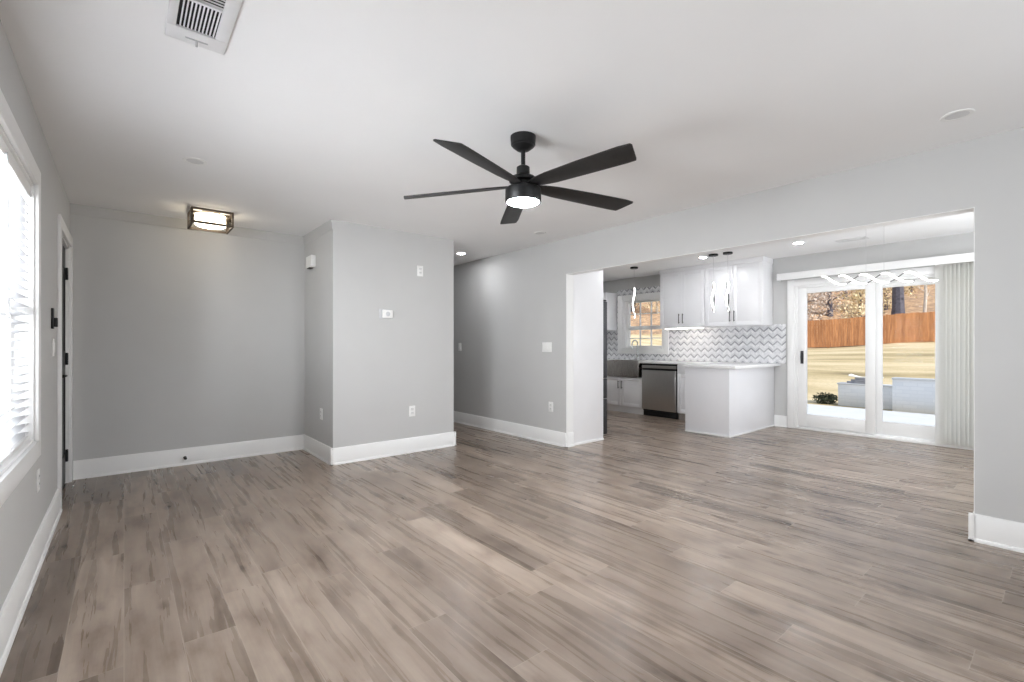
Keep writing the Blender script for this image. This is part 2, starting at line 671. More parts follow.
wall_x('wall_left', XL - 0.15, XL, -1.25, YF + 0.12, 0, H, [(WY0, WY1, WZ0, WZ1), (DY0, DY1, 0, DZ)])
wall_y('wall_far', YF, YF + 0.12, XL, BX0, 0, H)
wall_x('wall_foyer_side', BX0, BX0 + 0.12, BY, YF, 0, H)
wall_y('wall_front_of_closet', BY, BY + 0.12, BX0 + 0.12, BX1 - 0.12, 0, H)
wall_x('wall_hall_left', BX1 - 0.12, BX1, BY, 8.0, 0, H)
wall_y('wall_hall_end', 8.0, 8.12, BX1 - 0.12, XR2, 0, H)
wall_x('wall_right', XR, XR2, -1.25, 8.0, 0, H, [(OY0, OY1, 0, OZ)])
wall_y('wall_back', YB - 0.15, YB, XL, XR, 0, H, [(0.65, 3.25, 0.5, 2.1)])
wall_x('wall_kitchen_outer', XE, XE + 0.15, -0.75, 6.85, 0, HK, [(SY0, SY1, 0, SZ), (KY0, KY1, KZ0, KZ1)])
wall_y('wall_kitchen_end', 6.70, 6.85, XR2, XE, 0, HK)
wall_y('wall_dining_end', -0.75, -0.60, XR2, XE, 0, HK, [(4.75, 6.65, 0.65, 2.15)])

# ---- crown moulding round the foyer (painted like the wall)
crown = [(0, 0), (0, -0.092), (0.006, -0.092), (0.011, -0.085), (0.013, -0.030), (0.020, -0.014), (0.020, 0)]
mb = MB().prism([(YF - a, H + b) for a, b in crown], XL, BX0, 'X')
struct(mb.build('trim_1', M['wall']))
mb = MB().prism([(BX0 - a, H + b) for a, b in crown], BY + 0.002, YF, 'Y')
struct(mb.build('trim_2', M['wall']))

# ---- added white lining, stands in for patio door light on the opening's inner faces
mb = MB()
mb.box(XR + 0.002, XR2 - 0.002, OY0, OY1, OZ - 0.004, OZ)
mb.box(XR + 0.002, XR2 - 0.002, OY1 - 0.004, OY1, BH, OZ - 0.004)
mb.box(XR + 0.002, XR2 - 0.002, OY0, OY0 + 0.004, BH, OZ - 0.004)
struct(mb.build('bright_lining', M['trim'], smooth=False))

# ---- baseboards: board with a small top chamfer and a shoe at the floor
bprof = [(0, 0), (0.026, 0), (0.026, 0.010), (0.021, 0.019), (0.015, 0.021), (0.015, BH - 0.012), (0.009, BH), (0, BH)]


def base_y(name, x, sx, y0, y1):
    return struct(MB().prism([(x + sx * a, b) for a, b in bprof], y0, y1, 'Y').build(name, M['trim']))


def base_x(name, y, sy, x0, x1):
    return struct(MB().prism([(y + sy * a, b) for a, b in bprof], x0, x1, 'X').build(name, M['trim']))


base_y('baseboard_left', XL, 1, YB, DY0 - 0.09)
base_x('baseboard_far', YF, -1, XL + 0.02, BX0)
base_y('baseboard_foyer_side', BX0, -1, BY - 0.026, YF)
base_x('baseboard_closet', BY, -1, BX0 - 0.026, BX1 + 0.026)
base_y('baseboard_hall_left', BX1, 1, BY - 0.026, 8.0)
base_y('baseboard_right', XR, -1, OY1 - 0.026, 8.0)
base_y('baseboard_right_near', XR, -1, YB, OY0 + 0.026)
base_x('baseboard_opening_far', OY1, -1, XR - 0.026, XR2 - 0.005)
base_x('baseboard_opening_near', OY0, 1, XR - 0.026, XR2 + 0.026)
base_y('baseboard_dining', XR2, 1, -0.6, OY0)
base_y('baseboard_outer', XE, -1, SY1 + 0.10, 2.83)
base_x('baseboard_hall_end', 8.0, -1, BX1, XR)

# ================================================================== window 1 (front, twin with blinds)
def casing_x(mb, x, sx, y0, y1, z0, z1, w=0.092, t=0.018, bottom=True):
    """flat picture-frame casing on a wall face at x, round the hole y0-y1, z0-z1"""
    a, b = x, x + sx * t
    mb.box(a, b, y0 - w, y0, z0 - (w if bottom else 0), z1 + w)
    mb.box(a, b, y1, y1 + w, z0 - (w if bottom else 0), z1 + w)
    mb.box(a, b, y0, y1, z1, z1 + w)
    if bottom:
        mb.box(a, b, y0, y1, z0 - w, z0)
    return mb


w1 = shell('window_1', (XL, (WY0 + WY1) / 2, WZ0), 'white framed front window filled by horizontal blinds', 'window')
mb = casing_x(MB(), XL, 1, WY0, WY1, WZ0, WZ1)
mb.build('casing', M['trim'], w1, 0.002)
mb = MB()
xo, xi = XL - 0.15, XL - 0.085
mid = (WY0 + WY1) / 2
for a, b in ((WY0, mid - 0.03), (mid + 0.03, WY1)):
    mb.box(xo, xi, a, a + 0.05, WZ0, WZ1)
    mb.box(xo, xi, b - 0.05, b, WZ0, WZ1)
    mb.box(xo, xi, a + 0.05, b - 0.05, WZ0, WZ0 + 0.055)
    mb.box(xo, xi, a + 0.05, b - 0.05, WZ1 - 0.05, WZ1)
    zc = (WZ0 + WZ1) / 2
    mb.box(xo, xi, a + 0.05, b - 0.05, zc - 0.022, zc + 0.022)
mb.box(xo, XL - 0.002, mid - 0.03, mid + 0.03, WZ0, WZ1)
mb.build('sash_frame', M['trim'], w1, 0.002)
mb = MB()
for a, b in ((WY0, mid - 0.03), (mid + 0.03, WY1)):
    mb.box(XL - 0.125, XL - 0.121, a + 0.045, b - 0.045, WZ0 + 0.05, WZ1 - 0.045)
mb.build('glass_pane', M['glass'], w1, smooth=False)
# jamb lining
mb = MB()
mb.box(XL - 0.085, XL, WY1 - 0.012, WY1, WZ0, WZ1)
mb.box(XL - 0.085, XL, WY0, WY0 + 0.012, WZ0, WZ1)
mb.box(XL - 0.085, XL, WY0, WY1, WZ0, WZ0 + 0.012)
mb.box(XL - 0.085, XL, WY0, WY1, WZ1 - 0.012, WZ1)
mb.build('window_sill', M['trim'], w1, smooth=False)


def blind(y0, y1, label, wand_y):
    xm = XL - 0.040
    t = thing('window_blind', (xm, (y0 + y1) / 2, WZ0 + 0.013), label, 'blind', 'faux wood blinds in the front window')
    B(xm - 0.028, xm + 0.030, y0, y1, WZ1 - 0.075, WZ1 - 0.013).build('headrail', M['trim'], t, 0.003)
    mb = MB()
    z = WZ0 + 0.05
    tilt = R(9)
    while z < WZ1 - 0.085:
        pr = []
        for s in range(7):
            u = -0.025 + 0.05 * s / 6
            crownz = 0.0025 * (1 - (u / 0.025) ** 2)
            pr.append((xm + u * math.cos(tilt), z + u * math.sin(tilt) + crownz))
        low = [(a, b - 0.0026) for a, b in reversed(pr)]
        mb.prism(pr + low, y0 + 0.004, y1 - 0.004, 'Y')
        z += 0.0435
    s = mb.build('slats', M['blind'], t)
    B(xm - 0.024, xm + 0.024, y0 + 0.003, y1 - 0.003, WZ0 + 0.014, WZ0 + 0.032).build('bottom_rail', M['trim'], t, 0.003)
    mb = MB()
    for f in (0.12, 0.5, 0.88):
        yy = y0 + (y1 - y0) * f
        for dx in (-0.027, 0.027):
            mb.tube([(xm + dx, yy, WZ0 + 0.03), (xm + dx, yy, WZ1 - 0.07)], 0.0012, 5)
    mb.build('ladder_cord', M['trim'], t)
    if wand_y:
        w = MB().tube([(xm + 0.036, wand_y, WZ1 - 0.06), (xm + 0.038, wand_y, WZ1 - 0.10), (xm + 0.042, wand_y, 1.30)], 0.0042, 8)
        w.build('tilt_wand', M['plastic_grey'], t)
    return t


blind(mid + 0.040, WY1 - 0.016, 'white horizontal blind nearer the black front door, with a tilt wand', 2.78)
blind(WY0 + 0.016, mid - 0.040, 'white horizontal blind in the half of the front window away from the front door', None)

# ================================================================== front door
d1 = shell('door_1', (XL, (DY0 + DY1) / 2, 0), 'black front door seen edge-on in the left wall', 'door')
casing_x(MB(), XL, 1, DY0, DY1, 0, DZ, 0.088, bottom=False).build('casing', M['trim'], d1, 0.002)
mb = MB()
mb.box(XL - 0.15, XL, DY0, DY0 + 0.018, 0, DZ)
mb.box(XL - 0.15, XL, DY1 - 0.018, DY1, 0, DZ)
mb.box(XL - 0.15, XL, DY0 + 0.018, DY1 - 0.018, DZ - 0.018, DZ)
mb.build('jamb', M['trim'], d1, 0.002)
xs = XL - 0.022
mb = MB().box(xs - 0.045, xs, DY0 + 0.021, DY1 - 0.021, 0.012, DZ - 0.021)
slab = mb.build('door_slab', M['door'], d1, 0.002)
mb = MB()
for za, zb in ((0.25, 0.95), (1.12, 1.85)):
    for ya, yb in ((DY0 + 0.13, DY0 + 0.38), (DY1 - 0.38, DY1 - 0.13)):
        mb.box(xs, xs + 0.006, ya, ya + 0.02, za, zb)
        mb.box(xs, xs + 0.006, yb - 0.02, yb, za, zb)
        mb.box(xs, xs + 0.006, ya + 0.02, yb - 0.02, za, za + 0.02)
        mb.box(xs, xs + 0.006, ya + 0.02, yb - 0.02, zb - 0.02, zb)
mb.build('panel_moulding', M['door'], d1)
for zc in (0.24, 1.07, 1.80):
    mb = MB()
    mb.box(xs + 0.001, XL - 0.004, DY1 - 0.0215, DY1 - 0.0175, zc - 0.05, zc + 0.05)
    mb.tube([(xs + 0.008, DY1 - 0.027, zc - 0.052), (xs + 0.008, DY1 - 0.027, zc + 0.052)], 0.008, 10)
    mb.build('hinge', M['black'], d1)
mb = MB()
hy = DY0 + 0.085
mb.lathe((xs, hy, 0.955), [(0.027, 0), (0.027, 0.008), (0.011, 0.012), (0.011, 0.045)], 20, 'X')
mb.tube([(xs + 0.045, hy, 0.955), (xs + 0.048, hy + 0.05, 0.955), (xs + 0.048, hy + 0.115, 0.952)], [0.010, 0.009, 0.008], 10)
mb.build('door_handle', M['black'], d1)
mb = MB().lathe((xs, hy, 1.10), [(0.028, 0), (0.028, 0.012), (0.014, 0.016), (0.012, 0.03)], 20, 'X')
mb.build('deadbolt', M['black'], d1)

# ================================================================== unseen windows added to light the living and dining rooms
def added_window_y(name, y0, y1, xa, xb, za, zb, label, yin, sy):
    w = shell(name, ((xa + xb) / 2, y0, za), label, 'window')
    mb = MB()
    n = 2
    step = (xb - xa) / n
    for i in range(n):
        a, b = xa + i * step, xa + (i + 1) * step
        mb.box(a, a + 0.05, y0 + 0.03, y1 - 0.05, za, zb)
        mb.box(b - 0.05, b, y0 + 0.03, y1 - 0.05, za, zb)
        mb.box(a + 0.05, b - 0.05, y0 + 0.03, y1 - 0.05, za, za + 0.05)
        mb.box(a + 0.05, b - 0.05, y0 + 0.03, y1 - 0.05, zb - 0.05, zb)
        mb.box(a + 0.05, b - 0.05, y0 + 0.03, y1 - 0.05, (za + zb) / 2 - 0.02, (za + zb) / 2 + 0.02)
    mb.build('sash_frame', M['trim'], w, 0.002)
    B(xa + 0.04, xb - 0.04, y0 + 0.06, y0 + 0.064, za + 0.04, zb - 0.04).build('glass_pane', M['glass'], w, smooth=False)
    mb = MB()
    c, d = yin, yin + sy * 0.018
    wd = 0.09
    mb.box(xa - wd, xa, c, d, za - wd, zb + wd)
    mb.box(xb, xb + wd, c, d, za - wd, zb + wd)
    mb.box(xa, xb, c, d, zb, zb + wd)
    mb.box(xa, xb, c, d, za - wd, za)
    mb.build('casing', M['trim'], w, 0.002)


added_window_y('added_window_back', YB - 0.15, YB, 0.65, 3.25, 0.5, 2.1, 'added unseen window behind the viewer, for fill light', YB, 1)
added_window_y('added_window_dining', -0.75, -0.60, 4.75, 6.65, 0.65, 2.15, 'added unseen dining room window, for fill light', -0.60, 1)

# ================================================================== sliding door
d2 = shell('door_2', (XE, (SY0 + SY1) / 2, 0), 'white sliding glass patio door', 'door')
casing_x(MB(), XE, -1, SY0, SY1, 0, SZ, 0.092, bottom=False).build('casing', M['trim'], d2, 0.002)
mb = MB()
mb.box(XE - 0.003, XE + 0.15, SY0, SY0 + 0.035, 0, SZ)
mb.box(XE - 0.003, XE + 0.15, SY1 - 0.035, SY1, 0, SZ)
mb.box(XE - 0.003, XE + 0.15, SY0 + 0.035, SY1 - 0.035, SZ - 0.035, SZ)
mb.box(XE - 0.012, XE + 0.15, SY0 + 0.035, SY1 - 0.035, 0, 0.030)
mb.box(XE + 0.045, XE + 0.055, SY0 + 0.035, SY1 - 0.035, 0.03, 0.048)
mb.build('door_frame', M['trim'], d2, 0.002)


def slider_panel(name, x, y0, y1, sl, sr):
    mb = MB()
    z0, z1 = 0.050, SZ - 0.036
    mb.box(x, x + 0.04, y0, y0 + sl, z0, z1)
    mb.box(x, x + 0.04, y1 - sr, y1, z0, z1)
    mb.box(x, x + 0.04, y0 + sl, y1 - sr, z0, z0 + 0.165)
    mb.box(x, x + 0.04, y0 + sl, y1 - sr, z1 - 0.075, z1)
    p = mb.build(name, M['trim'], d2, 0.003)
    mb = B(x + 0.016, x + 0.020, y0 + sl - 0.01, y1 - sr + 0.01, z0 + 0.155, z1 - 0.065)
    g = mb.build('glass_pane', M['glass'], d2, smooth=False)
    g.parent = p
    return p


pl = slider_panel('sliding_panel', XE + 0.010, 1.630, SY1 - 0.036, 0.105, 0.110)
pr = slider_panel('fixed_panel', XE + 0.060, SY0 + 0.036, 1.655, 0.095, 0.085)
mb = MB()
hy = SY1 - 0.036 - 0.055
mb.box(XE + 0.002, XE + 0.010, hy - 0.018, hy + 0.018, 0.93, 1.11)
mb.tube([(XE + 0.004, hy, 0.95), (XE - 0.030, hy, 0.965), (XE - 0.036, hy, 1.02), (XE - 0.030, hy, 1.075), (XE + 0.004, hy, 1.09)], 0.008, 10)
h = mb.build('handle', M['handle'], d2)
h['label'] = 'dark grey pull handle'

# ---- vertical blind over the slider
vb = thing('vertical_blind', (XE - 0.05, 0.80, 0), 'white vertical vanes stacked open at one end of the patio door under a long valance', 'blind')
mb = MB()
mb.box(XE - 0.125, XE - 0.113, 0.36, 2.755, 2.125, 2.222)
mb.box(XE - 0.113, XE - 0.002, 2.743, 2.755, 2.125, 2.222)
mb.box(XE - 0.113, XE - 0.002, 0.36, 0.372, 2.125, 2.222)
mb.box(XE - 0.113, XE - 0.002, 0.372, 2.743, 2.212, 2.222)
mb.build('valance', M['trim'], vb, 0.002)
B(XE - 0.085, XE - 0.045, 0.40, 2.70, 2.165, 2.200).build('headrail', M['trim'], vb, 0.002)
rv = random.Random(4)
for i in range(15):
    yv = 0.47 + i * 0.0385
    a = R(50 + rv.uniform(-9, 9)) if i < 14 else R(30)
    mb = MB()
    pr_ = []
    for s in range(7):
        u = -0.044 + 0.088 * s / 6
        bow = 0.007 * (1 - (u / 0.044) ** 2)
        pr_.append((XE - 0.066 + u * math.sin(a) + bow * math.cos(a), yv + u * math.cos(a) - bow * math.sin(a)))
    back = [(p[0] + 0.0016 * math.cos(a), p[1] - 0.0016 * math.sin(a)) for p in reversed(pr_)]
    mb.prism(pr_ + back, 0.035, 2.165, 'Z')
    mb.build('vane', M['vane'], vb)

# ================================================================== kitchen window
w2 = shell('window_2', (XE, (KY0 + KY1) / 2, KZ0), 'white gridded kitchen window over the sink', 'window')
casing_x(MB(), XE - 0.012, -1, KY0, KY1, KZ0, KZ1, 0.098).build('casing', M['trim'], w2, 0.002)
mb = MB()
xa, xb = XE + 0.05, XE + 0.10
mb.box(XE - 0.012, XE + 0.15, KY0, KY0 + 0.045, KZ0, KZ1)
mb.box(XE - 0.012, XE + 0.15, KY1 - 0.075, KY1, KZ0, KZ1)
mb.box(XE - 0.012, XE + 0.15, KY0 + 0.045, KY1 - 0.075, KZ1 - 0.02, KZ1)
mb.box(XE - 0.05, XE + 0.15, KY0 + 0.045, KY1 - 0.075, KZ0, KZ0 + 0.022)
mb.build('window_sill', M['trim'], w2, 0.002)
mb = MB()
a, b = KY0 + 0.045, KY1 - 0.075
zc = 1.50
for za, zb in ((KZ0 + 0.022, zc + 0.018), (zc + 0.018, KZ1 - 0.02)):
    mb.box(xa, xb, a, a + 0.035, za, zb)
    mb.box(xa, xb, b - 0.035, b, za, zb)
    mb.box(xa, xb, a + 0.035, b - 0.035, za, za + 0.036)
    mb.box(xa, xb, a + 0.035, b - 0.035, zb - 0.034, zb)
mb.build('sash_frame', M['trim'], w2, 0.002)
mb = MB()
for i in (1, 2):
    yy = a + 0.035 + (b - a - 0.07) * i / 3
    mb.box(xa + 0.010, xb - 0.010, yy - 0.008, yy + 0.008, KZ0 + 0.05, KZ1 - 0.05)
for zz in (1.325, 1.785):
    mb.box(xa + 0.012, xb - 0.012, a + 0.035, b - 0.035, zz - 0.008, zz + 0.008)
mb.build('muntins', M['trim'], w2)
B(xa + 0.02, xa + 0.024, a + 0.03, b - 0.03, KZ0 + 0.03, KZ1 - 0.03).build('glass_pane', M['glass'], w2, smooth=False)

# ---- tiled backsplash round the window and along the counter
mb = MB()
x0, x1 = XE - 0.010, XE
CT = 0.925
mb.box(x0, x1, 2.675, KY0, CT, 1.50)
mb.box(x0, x1, KY0, KY1, CT, KZ0)
mb.box(x0, x1, KY1, 6.70, CT, 1.50)
mb.box(x0, x1, KY0 - 0.13, KY0, 1.50, 2.26)
mb.box(x0, x1, KY1, KY1 + 0.12, 1.50, 2.26)
mb.box(x0, x1, KY0, KY1, KZ1, 2.26)
struct(mb.build('trim_3', M['chevron'], smooth=False), 'grey and white chevron tile backsplash', 'backsplash')

# ================================================================== kitchen cabinets
def shaker(mb, xf, y0, y1, z0, z1, rail=0.058, t=0.019, d=0.007):
    """shaker front whose face is at xf, facing -X"""
    mb.box(xf, xf + t, y0, y0 + rail, z0, z1)
    mb.box(xf, xf + t, y1 - rail, y1, z0, z1)
    mb.box(xf, xf + t, y0 + rail, y1 - rail, z0, z0 + rail)
    mb.box(xf, xf + t, y0 + rail, y1 - rail, z1 - rail, z1)
    mb.box(xf + d, xf + t, y0 + rail, y1 - rail, z0 + rail, z1 - rail)
    return mb


def bar_pull_v(xf, y, z0, z1):
    mb = MB()
    mb.tube([(xf - 0.028, y, z0), (xf - 0.028, y, z1)], 0.0062, 10)
    for z in (z0 + 0.018, z1 - 0.018):
        mb.tube([(xf + 0.001, y, z), (xf - 0.028, y, z)], 0.0048, 8)
    return mb


def bar_pull_h(xf, y0, y1, z):
    mb = MB()
    mb.tube([(xf - 0.028, y0, z), (xf - 0.028, y1, z)], 0.0062, 10)
    for y in (y0 + 0.018, y1 - 0.018):
        mb.tube([(xf + 0.001, y, z), (xf - 0.028, y, z)], 0.0048, 8)
    return mb


def upper_cabinet(y0, y1, z0, z1, ndoors, label, xf=7.05):
    t = thing('wall_cabinet', (7.2, (y0 + y1) / 2, z0), label, 'cabinet', 'white shaker wall cabinets')
    B(xf + 0.021, XE - 0.012, y0, y1, z0, z1).build('body', M['cab'], t, 0.0015)
    w = (y1 - y0) / ndoors
    for i in range(ndoors):
        a, b = y0 + i * w + 0.0015, y0 + (i + 1) * w - 0.0015
        d = shaker(MB(), xf, a, b, z0 + 0.002, z1 - 0.002).build('door', M['cab'], t, 0.0012)
        if ndoors == 2:
            yy = b - 0.032 if i == 0 else a + 0.032
        else:
            yy = a + 0.032
        hd = bar_pull_v(xf, yy, z0 + 0.065, z0 + 0.225).build('handle', M['handle'], t)
        hd.parent = d
    return t


upper_cabinet(2.852, 3.728, 1.485, 2.40, 2, 'white wall cabinet with two doors at the patio door end, above the peninsula')
upper_cabinet(3.732, 4.525, 1.485, 2.40, 2, 'white wall cabinet with two doors beside the kitchen window, lit strip below')
upper_cabinet(5.690, 6.40, 1.485, 2.20, 1, 'white wall cabinet on the fridge side of the kitchen window')
mb = MB().box(7.040, XE - 0.012, 2.846, 4.530, 2.40, HK)
struct(mb.build('trim_4', M['cab'], bevel=0.002))

XB = 6.80


def base_box(mb, y0, y1, z1=0.885):
    mb.box(XB + 0.021, XE - 0.012, y0, y1, 0.105, z1)
    return mb


# sink base
sb = thing('sink_base_cabinet', (7.1, 5.16, 0), 'white base cabinet with two doors below the steel farmhouse sink', 'cabinet')
base_box(MB(), 4.712, 5.612, 0.63).build('body', M['cab'], sb, 0.0015)
for i in range(2):
    a, b = 4.714 + i * 0.45, 4.714 + i * 0.45 + 0.446
    d = shaker(MB(), XB, a, b, 0.12, 0.63).build('door', M['cab'], sb, 0.0012)
    yy = b - 0.034 if i == 0 else a + 0.034
    h = bar_pull_v(XB, yy, 0.425, 0.565).build('handle', M['handle'], sb)
    h.parent = d
B(XB + 0.055, XB + 0.075, 4.712, 5.612, 0.0, 0.105).build('toe_kick', M['cab'], sb)

# base between dishwasher and peninsula
bb = thing('drawer_base_cabinet', (7.1, 3.72, 0), 'narrow white base cabinet with a drawer between dishwasher and peninsula', 'cabinet')
base_box(MB(), 3.455, 4.060).build('body', M['cab'], bb, 0.0015)
d = shaker(MB(), XB, 3.475, 4.052, 0.12, 0.735).build('door', M['cab'], bb, 0.0012)
h = bar_pull_v(XB, 3.53, 0.55, 0.69).build('handle', M['handle'], bb)
h.parent = d
d = B(XB, XB + 0.019, 3.475, 4.052, 0.742, 0.880).build('drawer', M['cab'], bb, 0.0015)
h = bar_pull_h(XB, 3.66, 3.80, 0.81).build('handle', M['handle'], bb)
h.parent = d
B(XB + 0.055, XB + 0.075, 3.455, 4.060, 0, 0.105).build('toe_kick', M['toe'], bb)

# corner base towards the fridge
cb = thing('corner_base_cabinet', (7.1, 6.1, 0), 'white base cabinet beyond the sink, mostly hidden by the fridge', 'cabinet')
base_box(MB(), 5.616, 6.69).build('body', M['cab'], cb, 0.0015)
shaker(MB(), XB, 5.62, 6.15, 0.12, 0.735).build('door', M['cab'], cb, 0.0012)
B(XB, XB + 0.019, 5.62, 6.15, 0.742, 0.88).build('drawer', M['cab'], cb, 0.0015)
B(XB + 0.055, XB + 0.075, 5.616, 6.69, 0, 0.105).build('toe_kick', M['cab'], cb)

# peninsula
PX0, PY0, PY1 = 5.985, 2.832, 3.445
pn = thing('kitchen_peninsula', (6.7, 3.1, 0), 'glossy white panelled peninsula under a white worktop', 'peninsula')
B(PX0 + 0.02, XE - 0.012, PY0 + 0.02, PY1, 0.0, 0.885).build('body', M['cab'], pn, 0.0015)
B(PX0, PX0 + 0.018, PY0, PY1, 0.0, 0.885).build('end_panel', M['penins'], pn, 0.0012)
B(PX0 + 0.019, XE - 0.012, PY0, PY0 + 0.018, 0.0, 0.885).build('back_panel', M['penins'], pn, 0.0012)
mb = MB()
mb.box(PX0 - 0.012, PX0, PY0 - 0.012, PY1, 0, 0.022)
mb.box(PX0, XE - 0.027, PY0 - 0.012, PY0, 0, 0.022)
mb.build('shoe_moulding', M['trim'], pn, 0.003)

# worktop in one L with the sink cut out
mb = MB()
z0, z1 = 0.888, 0.925
mb.box(PX0 - 0.035, XE - 0.012, 2.735, 3.475, z0, z1)
mb.box(XB - 0.028, XE - 0.012, 3.475, 4.765, z0, z1)
mb.box(7.24, XE - 0.012, 4.765, 5.565, z0, z1)
mb.box(XB - 0.028, XE - 0.012, 5.565, 6.69, z0, z1)
ct = mb.build('countertop', M['quartz'], bevel=0.002)
tag(ct, 'white quartz worktop running from sink to peninsula', 'countertop')

# farmhouse sink
sk = thing('farmhouse_sink', (7.0, 5.165, 0.64), 'stainless steel apron front farmhouse sink under the kitchen window', 'sink')
sx0, sx1, sy0, sy1, sz0, sz1 = XB - 0.022, 7.236, 4.770, 5.560, 0.640, 0.918
mb = MB()
mb.box(sx0, sx0 + 0.020, sy0, sy1, sz0, sz1)
mb.build('apron', M['steel_sink'], sk, 0.008, seg=3)
mb = MB()
mb.box(sx0 + 0.021, sx1, sy0, sy0 + 0.02, sz0, sz1)
mb.box(sx0 + 0.021, sx1, sy1 - 0.02, sy1, sz0, sz1)
mb.box(sx1 - 0.02, sx1, sy0 + 0.02, sy1 - 0.02, sz0, sz1)
mb.box(sx0 + 0.021, sx1 - 0.02, sy0 + 0.02, sy1 - 0.02, sz0, sz0 + 0.015)
mb.build('basin', M['steel_sink'], sk)

# faucet
fa = thing('kitchen_faucet', (7.31, 5.16, 0.925), 'brushed nickel gooseneck faucet behind the sink', 'faucet')
mb = MB().lathe((7.31, 5.16, 0.925), [(0.028, 0), (0.028, 0.008), (0.019, 0.016), (0.017, 0.10), (0.013, 0.11), (0.0, 0.11)], 20)
mb.build('base', M['chrome'], fa)
pts = [(7.31, 5.16, 1.03), (7.31, 5.16, 1.20)]
for i in range(1, 11):
    t = math.pi * i / 10
    pts.append((7.31 - 0.085 * (1 - math.cos(t)), 5.16, 1.20 + 0.085 * math.sin(t)))
pts.append((7.14, 5.16, 1.12))
MB().tube(pts, 0.0115, 12).build('spout', M['chrome'], fa)
MB().tube([(7.31, 5.143, 0.985), (7.305, 5.10, 1.0), (7.30, 5.06, 1.035)], [0.008, 0.007, 0.006], 10).build('lever', M['chrome'], fa)

# dishwasher
dw = thing('dishwasher', (7.1, 4.386, 0), 'stainless steel dishwasher with black kick plate under the white worktop', 'dishwasher')
y0, y1 = 4.066, 4.706
B(XB + 0.025, XE - 0.014, y0, y1, 0.09, 0.884).build('tub', M['black'], dw, 0.002)
mb = B(XB - 0.022, XB + 0.023, y0 + 0.004, y1 - 0.004, 0.115, 0.775)
mb.build('door', M['steel'], dw, 0.004)
B(XB - 0.010, XB + 0.023, y0 + 0.004, y1 - 0.004, 0.777, 0.806).build('pocket_handle', M['black'], dw, 0.002)
B(XB - 0.020, XB + 0.023, y0 + 0.004, y1 - 0.004, 0.808, 0.855).build('control_panel', M['steel'], dw, 0.003)
B(XB - 0.006, XB + 0.023, y0 + 0.004, y1 - 0.004, 0.857, 0.884).build('top_gap', M['black'], dw)
B(XB + 0.03, XB + 0.06, y0 + 0.004, y1 - 0.004, 0.002, 0.088).build('kick_plate', M['black'], dw, 0.002)

# under cabinet light
ul = thing('under_cabinet_light', (7.2, 4.12, 1.47), 'lit white strip light under the wall cabinet beside the kitchen window', 'lamp')
B(7.085, 7.125, 3.78, 4.46, 1.472, 1.484).build('housing', M['plastic'], ul, 0.002)
B(7.090, 7.120, 3.79, 4.45, 1.466, 1.4715).build('diffuser', M['led_bar'], ul)

# fridge surround panel and fridge
struct(B(XR2, 4.640, OY1 + 0.002, OY1 + 0.042, 0.0, HK).build('trim_5', M['cab'], bevel=0.0015), 'tall white panel beside the fridge', 'panel')
struct(B(XR2, 4.640, OY1 - 0.010, OY1 + 0.002, 0.0, 0.025).build('trim_6', M['trim'], bevel=0.003))
fr = thing('refrigerator', (4.45, 4.3, 0), 'dark tall refrigerator standing behind the white end panel', 'refrigerator')
fy0, fy1 = OY1 + 0.052, OY1 + 0.962
B(4.10, 4.695, fy0, fy1, 0.02, 1.755).build('body', M['fridge_side'], fr, 0.004)
for a, b in ((fy0 + 0.003, (fy0 + fy1) / 2 - 0.002), ((fy0 + fy1) / 2 + 0.002, fy1 - 0.003)):
    d = B(4.700, 4.785, a, b, 0.77, 1.75).build('door', M['dark_steel'], fr, 0.006)
    yy = b - 0.05 if a < fy0 + 0.1 else a + 0.05
    mb = MB().tube([(4.83, yy, 0.90), (4.83, yy, 1.55)], 0.011, 10)
    for z in (0.94, 1.51):
        mb.tube([(4.784, yy, z), (4.83, yy, z)], 0.008, 8)
    h = mb.build('handle', M['dark_steel'], fr)
    h.parent = d
for a, b in ((0.05, 0.50), (0.51, 0.76)):
    d = B(4.700, 4.785, fy0 + 0.003, fy1 - 0.003, a, b).build('drawer', M['fridge_side'], fr, 0.006)
    mb = MB().tube([(4.83, fy0 + 0.12, b - 0.07), (4.83, fy1 - 0.12, b - 0.07)], 0.011, 10)
    for y in (fy0 + 0.16, fy1 - 0.16):
        mb.tube([(4.784, y, b - 0.07), (4.83, y, b - 0.07)], 0.008, 8)
    h = mb.build('handle', M['dark_steel'], fr)
    h.parent = d
for x in (4.16, 4.66):
    for y in (fy0 + 0.06, fy1 - 0.06):
        MB().lathe((x, y, 0), [(0.02, 0), (0.02, 0.022)], 12).build('foot', M['black'], fr)
mb = B(4.62, 4.79, fy0 + 0.02, fy0 + 0.09, 1.7555, 1.775)
mb.build('hinge_cover', M['black'], fr, 0.004)

